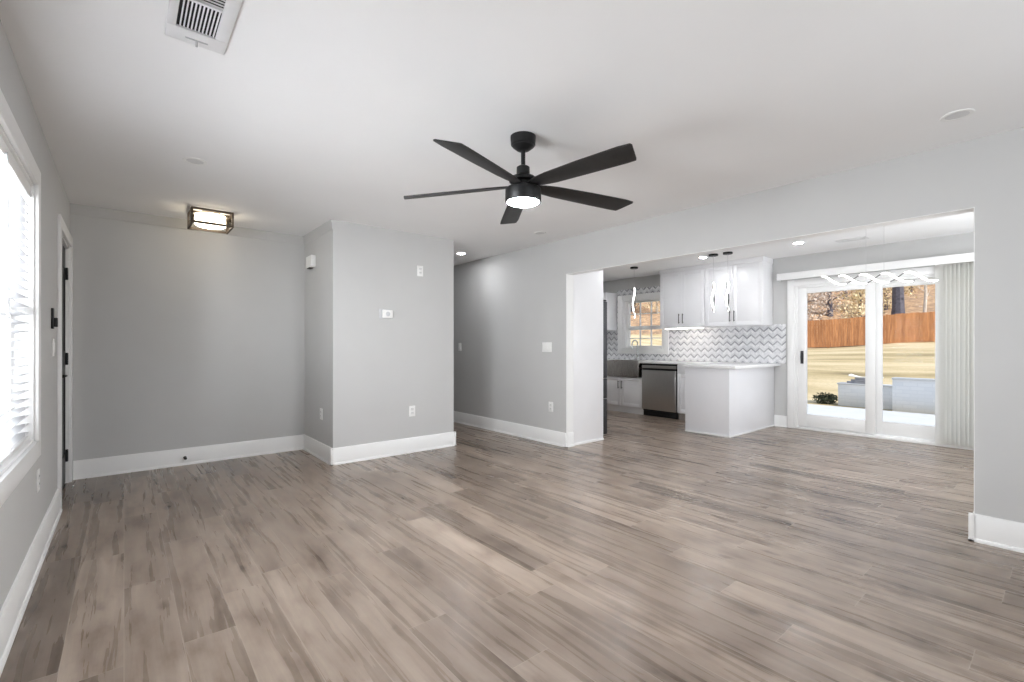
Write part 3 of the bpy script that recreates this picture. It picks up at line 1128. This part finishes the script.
# ================================================================== ceiling fan
FX, FY = 1.84, 2.11
fan = thing('ceiling_fan', (FX, FY, H), 'black five-bladed ceiling fan with a round white light', 'ceiling fan')
c = (FX, FY, 0)
MB().lathe(c, [(0.0, H), (0.076, H), (0.076, H - 0.008), (0.073, H - 0.050), (0.066, H - 0.055), (0.065, H - 0.060), (0.055, H - 0.068), (0.040, H - 0.080), (0.022, H - 0.086), (0.0, H - 0.086)], 44).build('canopy', M['black'], fan)
MB().lathe(c, [(0.013, H - 0.084), (0.013, 2.235)], 20).build('downrod', M['black'], fan)
MB().lathe(c, [(0.0, 2.256), (0.030, 2.256), (0.039, 2.250), (0.040, 2.205), (0.050, 2.199), (0.074, 2.188), (0.084, 2.176), (0.084, 2.164), (0.070, 2.160), (0.0, 2.160)], 44).build('motor_cover', M['black'], fan)
MB().lathe(c, [(0.0, 2.161), (0.062, 2.161), (0.066, 2.130), (0.100, 2.124), (0.107, 2.118), (0.108, 2.044), (0.105, 2.040), (0.098, 2.040), (0.0965, 2.048), (0.0, 2.048)], 48).build('motor_housing', M['black'], fan)
MB().lathe(c, [(0.0, 2.0475), (0.094, 2.0475), (0.092, 2.040), (0.078, 2.032), (0.045, 2.027), (0.0, 2.025)], 48).build('light_diffuser', M['led_fan'], fan)
for kk in range(5):
    ang = R(-39.72) + R(169 - 72 * kk)
    # outline of one blade along +u, then pitched and swung round
    top = [(0.060, 0.026), (0.085, 0.030), (0.130, 0.044), (0.22, 0.056), (0.45, 0.064), (0.68, 0.070), (0.732, 0.068), (0.740, 0.056)]
    bot = [(0.782, -0.050), (0.777, -0.063), (0.71, -0.070), (0.45, -0.066), (0.22, -0.056), (0.130, -0.044), (0.085, -0.030), (0.060, -0.026)]
    pts = top + bot
    pitch = R(-13)
    droop = 0.034
    vs = []
    for dz in (-0.004, 0.004):
        for u, w in pts:
            v = Vector((u, w * math.cos(pitch) - dz * math.sin(pitch), w * math.sin(pitch) + dz * math.cos(pitch)))
            v.z -= droop * (u - 0.06)
            v.rotate(Matrix.Rotation(ang, 3, 'Z'))
            vs.append(v + Vector((FX, FY, 2.138)))
    n = len(pts)
    fs = [tuple(range(n)), tuple(range(2 * n - 1, n - 1, -1))] + [(i, i + n, (i + 1) % n + n, (i + 1) % n) for i in range(n)]
    MB().add(vs, fs).build('blade', M['blade'], fan, 0.0018)

# ================================================================== foyer flush light
LX, LY = 0.625, 5.185
hx = 0.165
fl = thing('flush_mount_light', (LX, LY, H), 'lit square bronze and glass ceiling light in the foyer', 'lamp')
zt, zb = H - 0.006, H - 0.128
B(LX - 0.07, LX + 0.07, LY - 0.07, LY + 0.07, H - 0.022, H).build('mounting_plate', M['bronze'], fl, 0.002)
mb = MB()
t = 0.016
for zz, tt in ((zt, 0.022), (zb, 0.020)):
    for s in (-1, 1):
        mb.box(LX - hx, LX + hx, LY + s * hx - (t if s > 0 else 0), LY + s * hx + (t if s < 0 else 0), zz - tt, zz)
        mb.box(LX + s * hx - (t if s > 0 else 0), LX + s * hx + (t if s < 0 else 0), LY - hx + t, LY + hx - t, zz - tt, zz)
for sx in (-1, 1):
    for sy in (-1, 1):
        a, b = LX + sx * (hx - t / 2), LY + sy * (hx - t / 2)
        mb.box(a - t / 2, a + t / 2, b - t / 2, b + t / 2, zb, zt - 0.022)
        mb.lathe((a, b, zb - 0.024), [(0.004, 0.0), (0.008, 0.003), (0.008, 0.011)], 12)
mb.box(LX - hx + t, LX + hx - t, LY - 0.012, LY + 0.012, zt - 0.016, zt)
mb.build('frame', M['bronze'], fl)
mb = MB()
g = hx - 0.0055
mb.box(LX - g + 0.006, LX + g - 0.006, LY - g - 0.0015, LY - g + 0.0015, zb, zt - 0.016)
mb.box(LX - g + 0.006, LX + g - 0.006, LY + g - 0.0015, LY + g + 0.0015, zb, zt - 0.016)
mb.box(LX - g - 0.0015, LX - g + 0.0015, LY - g + 0.006, LY + g - 0.006, zb, zt - 0.016)
mb.box(LX + g - 0.0015, LX + g + 0.0015, LY - g + 0.006, LY + g - 0.006, zb, zt - 0.016)
mb.build('glass_pane', M['lamp_glass'], fl, smooth=False)
MB().lathe((LX, LY, 0), [(0.0, zt - 0.024), (0.122, zt - 0.024), (0.124, zb + 0.006), (0.110, zb - 0.006), (0.07, zb - 0.016), (0.0, zb - 0.020)], 40).build('diffuser_drum', M['led_foyer'], fl)

# ================================================================== recessed downlights
def downlight(x, y, z, lens, label, group='recessed downlights in the ceilings'):
    t = thing('recessed_downlight', (x, y, z), label, 'lamp', group)
    MB().lathe((x, y, z), [(0.050, 0.0), (0.070, 0.0), (0.069, -0.004), (0.060, -0.006), (0.050, -0.004), (0.050, 0.0)], 40).build('trim_ring', M['plastic'], t)
    MB().lathe((x, y, z), [(0.0, -0.001), (0.0495, -0.001), (0.0495, -0.003), (0.0, -0.003)], 32).build('lens', lens, t)
    return t


downlight(3.478, 0.406, H, M['lens_off'], 'unlit round downlight above the near end of the wide opening')
downlight(0.370, 3.808, H, M['lens_off'], 'unlit round downlight in front of the foyer light')
downlight(3.551, 3.788, H, M['lens_off'], 'unlit round downlight beyond the fan near the far opening corner')
downlight(3.514, 5.311, H, M['led_hall'], 'lit round downlight in the hallway ceiling')
k0 = downlight(6.49, 3.457, HK, M['led_down'], 'lit round kitchen downlight by the peninsula pendants')
dup(k0, (0, -1.25, 0), 'lit round kitchen downlight between the patio door and ceiling vent')
dup(k0, (-0.30, 2.05, 0), 'lit round kitchen downlight in front of the kitchen sink window')
dup(k0, (-1.55, 0.25, 0), 'added lit kitchen downlight in front of the fridge, hidden by the header')  # this and the next two: unseen downlights put in for their light
dup(k0, (-1.55, -3.3, 0), 'added lit dining downlight hidden behind the wall by the opening')
dup(k0, (0, -3.4, 0), 'added unseen lit dining downlight above the stacked vertical blind')

dup(k0, (-0.85, 2.05, 0), 'added lit kitchen downlight over the floor between fridge and sink, hidden by the header')  # unseen downlight added to brighten the sink side of the kitchen

# ================================================================== vents
def register(x0, x1, y0, y1, z, m, rows, label, tabbed):
    """m = margins (x-, x+, y-, y+) of the slotted area; rows = list of (fraction of length, across)"""
    t = thing('ceiling_vent', ((x0 + x1) / 2, (y0 + y1) / 2, z), label, 'vent')
    mb = MB()
    zz = z - 0.010
    sx0, sx1, sy0, sy1 = x0 + m[0], x1 - m[1], y0 + m[2], y1 - m[3]
    mb.box(x0, x1, y0, sy0, zz, z)
    mb.box(x0, x1, sy1, y1, zz, z)
    mb.box(x0, sx0, sy0, sy1, zz, z)
    mb.box(sx1, x1, sy0, sy1, zz, z)
    spans = []
    y = sy1
    for i, (fr_, across) in enumerate(rows):
        ln = (sy1 - sy0) * fr_
        spans.append((y - ln, y, across))
        if i:
            mb.box(sx0, sx1, y - 0.007, y + 0.007, zz, z)
        y -= ln
    mb.build('frame', M['vent'], t, 0.003)
    B(sx0, sx1, sy0, sy1, z - 0.002, z - 0.0005).build('backing', M['vent_dark'], t)
    mb = MB()
    for a, b, across in spans:
        a, b = a + 0.007, b - 0.007
        if across:
            for i in range(5):
                yy = a + (b - a) * (i + 0.5) / 5
                mb.prism([(yy - 0.0016, z - 0.004), (yy - 0.0004, z - 0.004), (yy + 0.0014, z - 0.008), (yy + 0.0002, z - 0.008)], sx0, sx1, 'X')
        else:
            for i in range(10):
                xx = sx0 + (sx1 - sx0) * (i + 1.0) / 10.6
                mb.prism([(xx - 0.0022, z - 0.004), (xx - 0.0008, z - 0.004), (xx + 0.0026, z - 0.009), (xx + 0.0012, z - 0.009)], a, b, 'Y')
    mb.build('louvers', M['vent'], t)
    if tabbed:
        cx = (x0 + x1) / 2
        mb = B(cx - 0.038, cx + 0.038, sy1 + 0.052, sy1 + 0.056, zz - 0.004, zz)
        mb.tube([(cx, sy1 + 0.058, zz - 0.001), (cx, sy1 + 0.068, zz - 0.020)], 0.0045, 8)
        mb.build('damper_lever', M['plastic_grey'], t)
    return t


register(0.125, 0.330, 1.88, 2.325, H, (0.030, 0.046, 0.05, 0.096), [(0.66, False), (0.34, True)], 'white rectangular ceiling vent with dark slots above the front window side', True)
register(6.70, 6.84, 1.56, 1.87, HK, (0.03, 0.03, 0.03, 0.03), [(1.0, False)], 'small white vent in the dining ceiling near the patio door', False)

# ================================================================== wall plates and gadgets
def rot_plate(mb, wall, u, z, w, h, t0, t1):
    """box on a wall: wall = ('X', x, s) or ('Y', y, s); u is the coordinate along it"""
    ax, p, s = wall
    if ax == 'X':
        mb.box(p + s * t0, p + s * t1, u - w / 2, u + w / 2, z - h / 2, z + h / 2)
    else:
        mb.box(u - w / 2, u + w / 2, p + s * t0, p + s * t1, z - h / 2, z + h / 2)
    return mb


def place(wall, u, z):
    ax, p, s = wall
    return (p, u, z) if ax == 'X' else (u, p, z)


def outlet(wall, u, z, label):
    t = thing('wall_outlet', place(wall, u, z), label, 'outlet', 'white wall outlets')
    rot_plate(MB(), wall, u, z, 0.074, 0.118, 0, 0.006).build('plate', M['plastic'], t, 0.002)
    for dz in (-0.021, 0.021):
        r = rot_plate(MB(), wall, u, z + dz, 0.034, 0.030, 0.006, 0.0085).build('receptacle', M['plastic_off'], t, 0.001)
        mb = MB()
        for du in (-0.007, 0.007):
            rot_plate(mb, wall, u + du, z + dz + 0.003, 0.0028, 0.010, 0.0085, 0.009)
        sl = mb.build('slots', M['slot'], t)
        sl.parent = r
    return t


def switch(wall, u, z, gangs, label):
    t = thing('light_switch', place(wall, u, z), label, 'switch', 'white rocker light switches')
    w = 0.074 + 0.046 * (gangs - 1)
    rot_plate(MB(), wall, u, z, w, 0.118, 0, 0.006).build('plate', M['plastic'], t, 0.002)
    for g_ in range(gangs):
        uu = u + (g_ - (gangs - 1) / 2) * 0.046
        rot_plate(MB(), wall, uu, z, 0.034, 0.068, 0.006, 0.010).build('rocker', M['plastic'], t, 0.0015)
    return t


WL, WR, WF, WC, WS = ('X', XL, 1), ('X', XR, -1), ('Y', YF, -1), ('Y', BY, -1), ('X', BX0, -1)
outlet(WL, 3.63, 0.443, 'white wall outlet below the front window corner')
outlet(WC, 2.461, 0.458, 'white wall outlet low on the jutting wall below the thermostat')
outlet(WC, 2.560, 2.023, 'white wall outlet high on the jutting wall above the thermostat')
outlet(WS, 5.050, 0.467, 'white wall outlet on the narrow foyer side wall')
outlet(WR, 4.036, 0.446, 'white wall outlet low beside the opening to the kitchen')
switch(WL, 4.34, 1.17, 1, 'white light switch between the front window and front door')
switch(WR, 4.105, 1.165, 3, 'wide white light switch beside the opening to the kitchen')
switch(WR, 6.02, 1.165, 1, 'white light switch on the hallway wall')

t = thing('door_keypad', (XL, 4.27, 1.36), 'small black control unit on the wall beside the front door', 'keypad')
rot_plate(MB(), WL, 4.27, 1.36, 0.055, 0.135, 0, 0.012).build('back_plate', M['black'], t, 0.003)
rot_plate(MB(), WL, 4.27, 1.335, 0.040, 0.060, 0.012, 0.030).build('body', M['black'], t, 0.004)

t = thing('thermostat', (2.15, BY, 1.522), 'white thermostat at eye level on the jutting wall', 'thermostat')
rot_plate(MB(), WC, 2.148, 1.522, 0.150, 0.100, 0, 0.006).build('wall_plate', M['plastic_grey'], t, 0.003)
rot_plate(MB(), WC, 2.165, 1.522, 0.112, 0.086, 0.006, 0.026).build('body', M['plastic'], t, 0.004)
mb = MB().lathe((2.165, BY - 0.026, 1.522), [(0.0, -0.003), (0.022, -0.003), (0.025, 0.0)], 24, 'Y')
mb.build('dial', M['plastic_grey'], t)

t = thing('door_chime', (BX0, 5.355, 2.10), 'small white box high on the foyer side wall', 'chime')
mb = rot_plate(MB(), WS, 5.33, 2.10, 0.19, 0.125, 0, 0.050)
mb.build('cover', M['plastic'], t, 0.008)
rot_plate(MB(), WS, 5.355, 2.032, 0.09, 0.010, 0.01, 0.045).build('grille', M['slot'], t)

t = thing('door_stop', (0.465, YF - 0.015, 0.075), 'tiny black round door stop on the foyer baseboard', 'door stop')
MB().lathe((0.465, YF - 0.015, 0.075), [(0.014, 0), (0.014, -0.004), (0.006, -0.008), (0.006, -0.045)], 16, 'Y').build('post', M['black'], t)
MB().lathe((0.465, YF - 0.015, 0.075), [(0.0, -0.070), (0.011, -0.068), (0.013, -0.060), (0.013, -0.045), (0.0, -0.045)], 16, 'Y').build('rubber_tip', M['rubber'], t)

# ================================================================== pendants and chandelier
def pendant(x, y, ztop, zbot, label):
    t = thing('spiral_pendant', (x, y, HK), label, 'pendant lamp', 'spiral pendants in the kitchen')
    MB().lathe((x, y, HK), [(0.0, 0.0), (0.062, 0.0), (0.062, -0.022), (0.058, -0.026), (0.0, -0.026)], 32).build('canopy', M['black'], t)
    MB().tube([(x, y, HK - 0.024), (x, y, ztop - 0.004)], 0.0018, 6).build('cord', M['wire'], t)
    n = 40
    L = ztop - zbot
    for k, mat, nm in ((0, M['led_tube'], 'led_ribbon'), (1, M['black'], 'dark_ribbon')):
        pts = []
        for i in range(n + 1):
            f = i / n
            a = -f * 2.0 * math.pi * 0.92 + k * math.pi - 0.9
            r = (0.021 if k == 0 else 0.012) * math.sin(math.pi * min(1.0, max(0.0, f))) ** 0.5
            pts.append((x + r * math.cos(a), y + r * math.sin(a), ztop - f * L))
        MB().tube(pts, 0.0100 if k == 0 else 0.008, 8).build(nm, mat, t)
    return t


p0 = pendant(6.40, 3.05, 2.065, 1.665, 'spiral lit pendant over the peninsula, nearer the patio door')
dup(p0, (-0.02, 0.195, -0.0), 'spiral lit pendant over the peninsula, nearer the sink')
pendant(6.42, 4.60, 2.13, 1.64, 'spiral lit pendant in front of the kitchen window')

ch = thing('wave_chandelier', (5.6, 1.23, HK), 'long lit wavy chandelier hanging before the patio door', 'chandelier')
B(5.575, 5.625, 1.08, 1.40, HK - 0.028, HK).build('canopy', M['plastic'], ch, 0.003)
zc, p_ = 1.835, 0.1735


def coil(k, th):
    """one of two intertwined ribbons; k numbers the crests along the lamp"""
    u = p_ * (k + th / math.pi)
    return (5.6 - 0.030 * math.sin(th), 1.68 - u, zc + 0.046 * math.cos(th) - 0.055 * (u - 0.45))


for k in range(5):
    t0, t1 = (0.0 if k == 0 else -0.16), 1.18
    pts = [coil(k, math.pi * (t0 + (t1 - t0) * i / 28)) for i in range(29)]
    MB().tube(pts, [0.0030 + 0.0058 * math.sin(math.pi * (0.10 + 0.80 * i / 28)) for i in range(29)], 8).build('led_ribbon', M['led_tube'], ch)
    if k < 4:
        e = 1.84 if k < 3 else 1.25
        pts = [coil(k, math.pi * (1.18 + (e - 1.18) * i / 16)) for i in range(17)]
        MB().tube(pts, 0.0042, 8).build('dark_ribbon', M['handle'], ch)
for yy in (1.305, 1.164):
    MB().tube([(5.6, yy, zc), (5.6, yy, HK - 0.027)], 0.0013, 5).build('wire', M['wire'], ch)

# ================================================================== outside
GZ = -0.12
struct(B(XE + 0.15, 11.62, -6.0, 3.80, -0.22, GZ + 0.02).build('patio', M['patio'], smooth=False), 'white concrete patio outside the sliding door', 'patio')


def fence_x(y):
    return 35.0 + (11.3 - y) * 0.429


def lerp_table(y, tab):
    if y <= tab[0][0]:
        return tab[0][1]
    for (a, va), (b, vb_) in zip(tab, tab[1:]):
        if y <= b:
            f = (y - a) / (b - a)
            f = f * f * (3 - 2 * f)
            return va + (vb_ - va) * f
    return tab[-1][1]


BASEZ = [(-8, 1.75), (0, 1.62), (5.1, 1.42), (11.3, 1.05), (21, 2.0), (32, 2.3)]


def ground_z(x, y):
    fx = fence_x(y)
    bz = lerp_table(y, BASEZ)
    if x <= 12.3:
        return GZ - 0.01
    t = (x - 12.3) / (fx - 12.3)
    if t <= 1:
        return GZ - 0.01 + (bz - GZ) * (t ** 0.85)
    d = x - fx
    return bz + 0.26 * d + 0.5 * noise.noise(Vector((x * 0.13, y * 0.13, 0)))


def terrain(name, x_of, nx, y0, y1, ny, mat):
    vs, fs = [], []
    for j in range(ny + 1):
        y = y0 + (y1 - y0) * j / ny
        for i in range(nx + 1):
            x = x_of(i / nx, y)
            vs.append((x, y, ground_z(x, y)))
    for j in range(ny):
        for i in range(nx):
            a = j * (nx + 1) + i
            fs.append((a, a + 1, a + nx + 2, a + nx + 1))
    return MB().add(vs, fs).build(name, mat)


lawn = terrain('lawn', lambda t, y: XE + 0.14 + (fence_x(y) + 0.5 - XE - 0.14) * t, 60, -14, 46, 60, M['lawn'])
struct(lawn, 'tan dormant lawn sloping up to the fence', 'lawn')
hill = terrain('hill', lambda t, y: fence_x(y) + 0.4 + 45 * t, 40, -14, 46, 50, M['litter'])
struct(hill, 'leaf covered wooded slope behind the fence', 'hill')

# ---- added unseen roof, blocks sun from the two end windows
struct(B(-0.6, 7.75, -5.2, -1.26, 2.50, 2.62).build('sun_block_roof', M['trim'], smooth=False), 'added unseen roof blocking sun from the end windows', 'roof')

# ---- fence
fn = thing('wooden_fence', (fence_x(11), 11, ground_z(fence_x(11), 11)), 'tall brown wooden picket fence across the back of the lawn', 'fence')
mb = MB()
dirv = Vector((-0.429, 1.0, 0)).normalized()
nrm = Vector((-1.0, -0.429, 0)).normalized()
rf = random.Random(9)
s = -13.0
p_origin = Vector((fence_x(11), 11, 0))
while s < 7.6:
    p = p_origin + dirv * s
    z0 = lerp_table(p.y, BASEZ) + 0.03
    zt = z0 + 1.80 + rf.uniform(-0.02, 0.02)
    a, b = p - dirv * 0.071, p + dirv * 0.071
    o = nrm * rf.uniform(0.0, 0.008)
    q = [a + o, b + o, b + o - nrm * 0.02, a + o - nrm * 0.02]
    vs = [(v.x, v.y, z0) for v in q] + [(v.x, v.y, zt) for v in q]
    mb.add(vs, [(3, 2, 1, 0), (4, 5, 6, 7), (0, 1, 5, 4), (1, 2, 6, 5), (2, 3, 7, 6), (3, 0, 4, 7)])
    s += 0.15
mb.build('picket_panel', M['fence'], fn, smooth=False)
for k in range(9):
    s = -13 + 2.44 * k
    p = p_origin + dirv * s - nrm * 0.08
    z0 = lerp_table(p.y, BASEZ)
    B(p.x - 0.05, p.x + 0.05, p.y - 0.05, p.y + 0.05, z0 - 0.1, z0 + 1.75).build('post', M['fence'], fn)
mb = MB()
for k in range(8):
    for dz in (0.3, 1.45):
        a = p_origin + dirv * (-13 + 2.44 * k) - nrm * 0.05
        b = p_origin + dirv * (-13 + 2.44 * (k + 1)) - nrm * 0.05
        mb.tube([(a.x, a.y, lerp_table(a.y, BASEZ) + dz), (b.x, b.y, lerp_table(b.y, BASEZ) + dz)], 0.04, 4)
mb.build('rails', M['fence'], fn, smooth=False)

# ---- low white walls round the patio
lw = thing('patio_wall', (11.95, -1.2, GZ), 'long white painted low wall along the patio edge', 'low wall')
B(11.88, 12.10, -5.0, 2.335, GZ - 0.05, 0.505).build('wall_body', M['block'], lw, 0.004)
B(11.86, 12.12, -5.0, 2.345, 0.506, 0.545).build('cap', M['patio'], lw, 0.006)
lw2 = thing('patio_wall', (12.3, 2.8, GZ), 'short lower white painted wall beside the lawn', 'low wall')
B(12.12, 12.42, 1.9, 3.33, GZ - 0.05, 0.335).build('wall_body', M['block'], lw2, 0.004)
B(12.10, 12.44, 1.9, 3.35, 0.336, 0.368).build('cap', M['patio'], lw2, 0.006)

# pile lying on the lower wall: flat grey slabs under a rumpled white cloth
rs = random.Random(3)
grp = 'grey flagstones stacked on the lower wall'
for i, (yc, wy, zz, lab) in enumerate(((2.93, 0.60, 0.369, 'lowest grey flagstone of the stack on the lower white wall'),
                                       (2.90, 0.50, 0.412, 'middle grey flagstone of the stack on the lower white wall'),
                                       (2.86, 0.44, 0.455, 'top grey flagstone of the stack, under the white cloth'))):
    mb = MB()
    poly = []
    for k in range(9):
        a = 2 * math.pi * k / 9
        poly.append((12.28 + 0.13 * math.cos(a) * rs.uniform(0.85, 1.1), yc + wy / 2 * math.sin(a) * rs.uniform(0.88, 1.05)))
    mb.prism(poly, zz, zz + 0.040, 'Z')
    tag(mb.build('flagstone', M['stone'], bevel=0.006), lab, 'stone', grp)
vs, fs = [], []
n = 14
for side in (0.012, 0.0):
    for j in range(n + 1):
        for i in range(n + 1):
            u, v = i / n, j / n
            x = 12.18 + 0.22 * u
            y = 2.58 + 0.58 * v
            edge = min(u, 1 - u, v, 1 - v)
            z = 0.497 + side + 0.035 * abs(noise.noise(Vector((x * 9, y * 5, 1)))) + 0.055 * max(0, v - 0.72) / 0.28 * (0.5 + 0.5 * u)
            vs.append((x, y, z))
m = (n + 1) * (n + 1)
for j in range(n):
    for i in range(n):
        a = j * (n + 1) + i
        fs.append((a, a + 1, a + n + 2, a + n + 1))
        fs.append((m + a, m + a + n + 1, m + a + n + 2, m + a + 1))
for i in range(n):
    for a, b in ((i, i + 1), (n * (n + 1) + i, n * (n + 1) + i + 1), (i * (n + 1), (i + 1) * (n + 1)), (i * (n + 1) + n, (i + 1) * (n + 1) + n)):
        fs.append((a, b, b + m, a + m))
tag(MB().add(vs, fs).build('canvas_sheet', M['tarp']), 'rumpled white cloth on the stones on the lower white wall', 'cloth')


def leaf_cloud(center, rad, count, size, rnd):
    mb = MB()
    for _ in range(count):
        d = Vector((rnd.gauss(0, 1), rnd.gauss(0, 1), rnd.gauss(0, 1)))
        d = d.normalized() * (rnd.random() ** 0.45)
        p = Vector(center) + Vector((d.x * rad[0], d.y * rad[1], d.z * rad[2]))
        a = Vector((rnd.gauss(0, 1), rnd.gauss(0, 1), rnd.gauss(0, 1))).normalized()
        b = a.cross(Vector((rnd.gauss(0, 1), rnd.gauss(0, 1), rnd.gauss(0, 1)))).normalized()
        s_ = size * rnd.uniform(0.6, 1.3)
        mb.add([p - a * s_, p + b * s_ * 0.55, p + a * s_, p - b * s_ * 0.55], [(0, 1, 2, 3)])
    return mb


# dark low shrub in the lee of the wall
sh = thing('low_shrub', (12.25, 3.62, GZ), 'small dark shrub at the end of the lower white wall', 'shrub')
rsb = random.Random(12)
leaf_cloud((12.25, 3.62, GZ + 0.11), (0.20, 0.26, 0.13), 420, 0.035, rsb).build('foliage', M['shrub'], sh, smooth=False)
mb = MB()
for k in range(6):
    a = k * 1.05
    mb.tube([(12.25, 3.62, GZ - 0.03), (12.25 + 0.13 * math.cos(a), 3.62 + 0.16 * math.sin(a), GZ + 0.16)], [0.008, 0.004], 5)
mb.build('stem', M['bark'], sh)


# ---- winter woods behind the fence
def tree(x, y, height, r, bark, leaf, nleaf, crown0, spread, label, seed):
    rnd = random.Random(seed)
    z0 = ground_z(x, y) - 0.2
    t = thing('winter_tree', (x, y, z0), label, 'tree', 'bare trees behind the fence')
    mb = MB()
    pts, rad = [], []
    lx = rnd.uniform(-0.5, 0.5)
    ly = rnd.uniform(-0.5, 0.5)
    for i in range(9):
        f = i / 8
        pts.append((x + lx * f * f + rnd.uniform(-1, 1) * 0.05, y + ly * f * f + rnd.uniform(-1, 1) * 0.05, z0 + height * f))
        rad.append(r * (1.25 if i == 0 else 1) * (1 - 0.82 * f))
    mb.tube(pts, rad, 9)
    mb.build('trunk', bark, t)
    mb = MB()
    tips = []
    nb = 16
    for k in range(nb):
        f = crown0 + (0.96 - crown0) * k / nb
        i = min(7, int(f * 8))
        ff = f * 8 - i
        p = Vector(pts[i]).lerp(Vector(pts[i + 1]), ff)
        a = k * 2.4 + rnd.uniform(-0.4, 0.4)
        ln = spread * (1.1 - f * 0.6) * rnd.uniform(0.7, 1.2)
        d = Vector((math.cos(a), math.sin(a), rnd.uniform(0.2, 0.8)))
        q = p + d * ln * 0.5
        e = q + (d + Vector((0, 0, 0.35))) * ln * 0.5
        rb = max(0.02, r * 0.32 * (1 - f * 0.6))
        mb.tube([p, q, e], [rb, rb * 0.6, rb * 0.2], 5)
        tips += [q, e]
        for _ in range(3):
            w = q + Vector((rnd.gauss(0, 1), rnd.gauss(0, 1), rnd.gauss(0.5, 0.6))) * ln * 0.3
            mb.tube([q, w], [rb * 0.45, rb * 0.12], 4)
            tips.append(w)
    mb.build('branches', bark, t)
    if nleaf:
        mb = MB()
        for p in tips:
            c_ = leaf_cloud(p, (0.6, 0.6, 0.55), nleaf // len(tips), 0.10, rnd)
            mb.add(c_.v, c_.f)
        mb.build('foliage', leaf, t, smooth=False)
    return t


def at(px, dist):
    """world x, y on the ray through a photo column at a given distance in front of the camera"""
    u = (px - 512.0) / 467.0
    return dist * (0.7692 * u + 0.6390), dist * (-0.6390 * u + 0.7692)


TREES = [
    (898, 32.5, 12, 0.40, 'bark_dark', None, 0, 0.55, 1.2, 'thick slate grey trunk behind the fence, seen through the fixed pane'),
    (925, 31.5, 9, 0.11, 'bark_pale', None, 0, 0.22, 1.4, 'slender pale bare tree behind the fence, seen through the fixed pane'),
    (886, 38, 6.5, 0.13, 'bark', 'leaf_tan', 2600, 0.05, 1.5, 'tan leaved tree between the thick slate trunk and the middle door stile'),
    (911, 43, 7, 0.14, 'bark', 'leaf_tan', 2600, 0.05, 1.6, 'tan leaved tree between the thick slate trunk and the slender pale tree'),
    (940, 47, 7, 0.13, 'bark', 'leaf_grey', 2600, 0.05, 1.5, 'grey brown tree partly behind the stacked vertical vanes'),
    (860, 34, 6, 0.12, 'bark', 'leaf_tan', 2800, 0.05, 1.4, 'bright tan leaved tree behind the fence, beside the middle door stile'),
    (845, 43, 6.5, 0.15, 'bark', 'leaf_rust', 2400, 0.05, 1.6, 'rust leaved tree behind the fence, right half of the sliding panel'),
    (830, 38.5, 7, 0.20, 'bark_dark', 'leaf_grey', 2200, 0.08, 1.4, 'grey brown twiggy tree behind the fence, middle of the sliding panel'),
    (817, 47.5, 7, 0.14, 'bark', 'leaf_tan', 2600, 0.05, 1.6, 'tan twiggy tree behind the fence, left half of the sliding panel'),
    (805, 34, 6, 0.13, 'bark', 'leaf_grey', 2400, 0.05, 1.4, 'grey brown tree half hidden by the door stile with the pull handle'),
    (632, 44, 7, 0.16, 'bark', 'leaf_tan', 2400, 0.03, 1.7, 'tan leaved tree in the kitchen window, behind the hanging pendant'),
    (646, 51, 8, 0.18, 'bark', 'leaf_rust', 2400, 0.03, 1.9, 'rust leaved tree in the middle of the kitchen window'),
    (657, 42, 7, 0.13, 'bark_pale', 'leaf_tan', 2000, 0.03, 1.6, 'pale trunked tree at the wall cabinet side of the kitchen window'),
]
for i, (px, dist, hgt, r, bk, lf, nl, c0, spr, lab) in enumerate(TREES):
    x, y = at(px, dist)
    if x < fence_x(y) + 1.2:
        x = fence_x(y) + 1.2
    tree(x, y, hgt, r, M[bk], M[lf] if lf else None, nl, c0, spr, lab, 100 + i)

for o in bpy.data.objects:
    if '_w' in o:
        del o['_w']
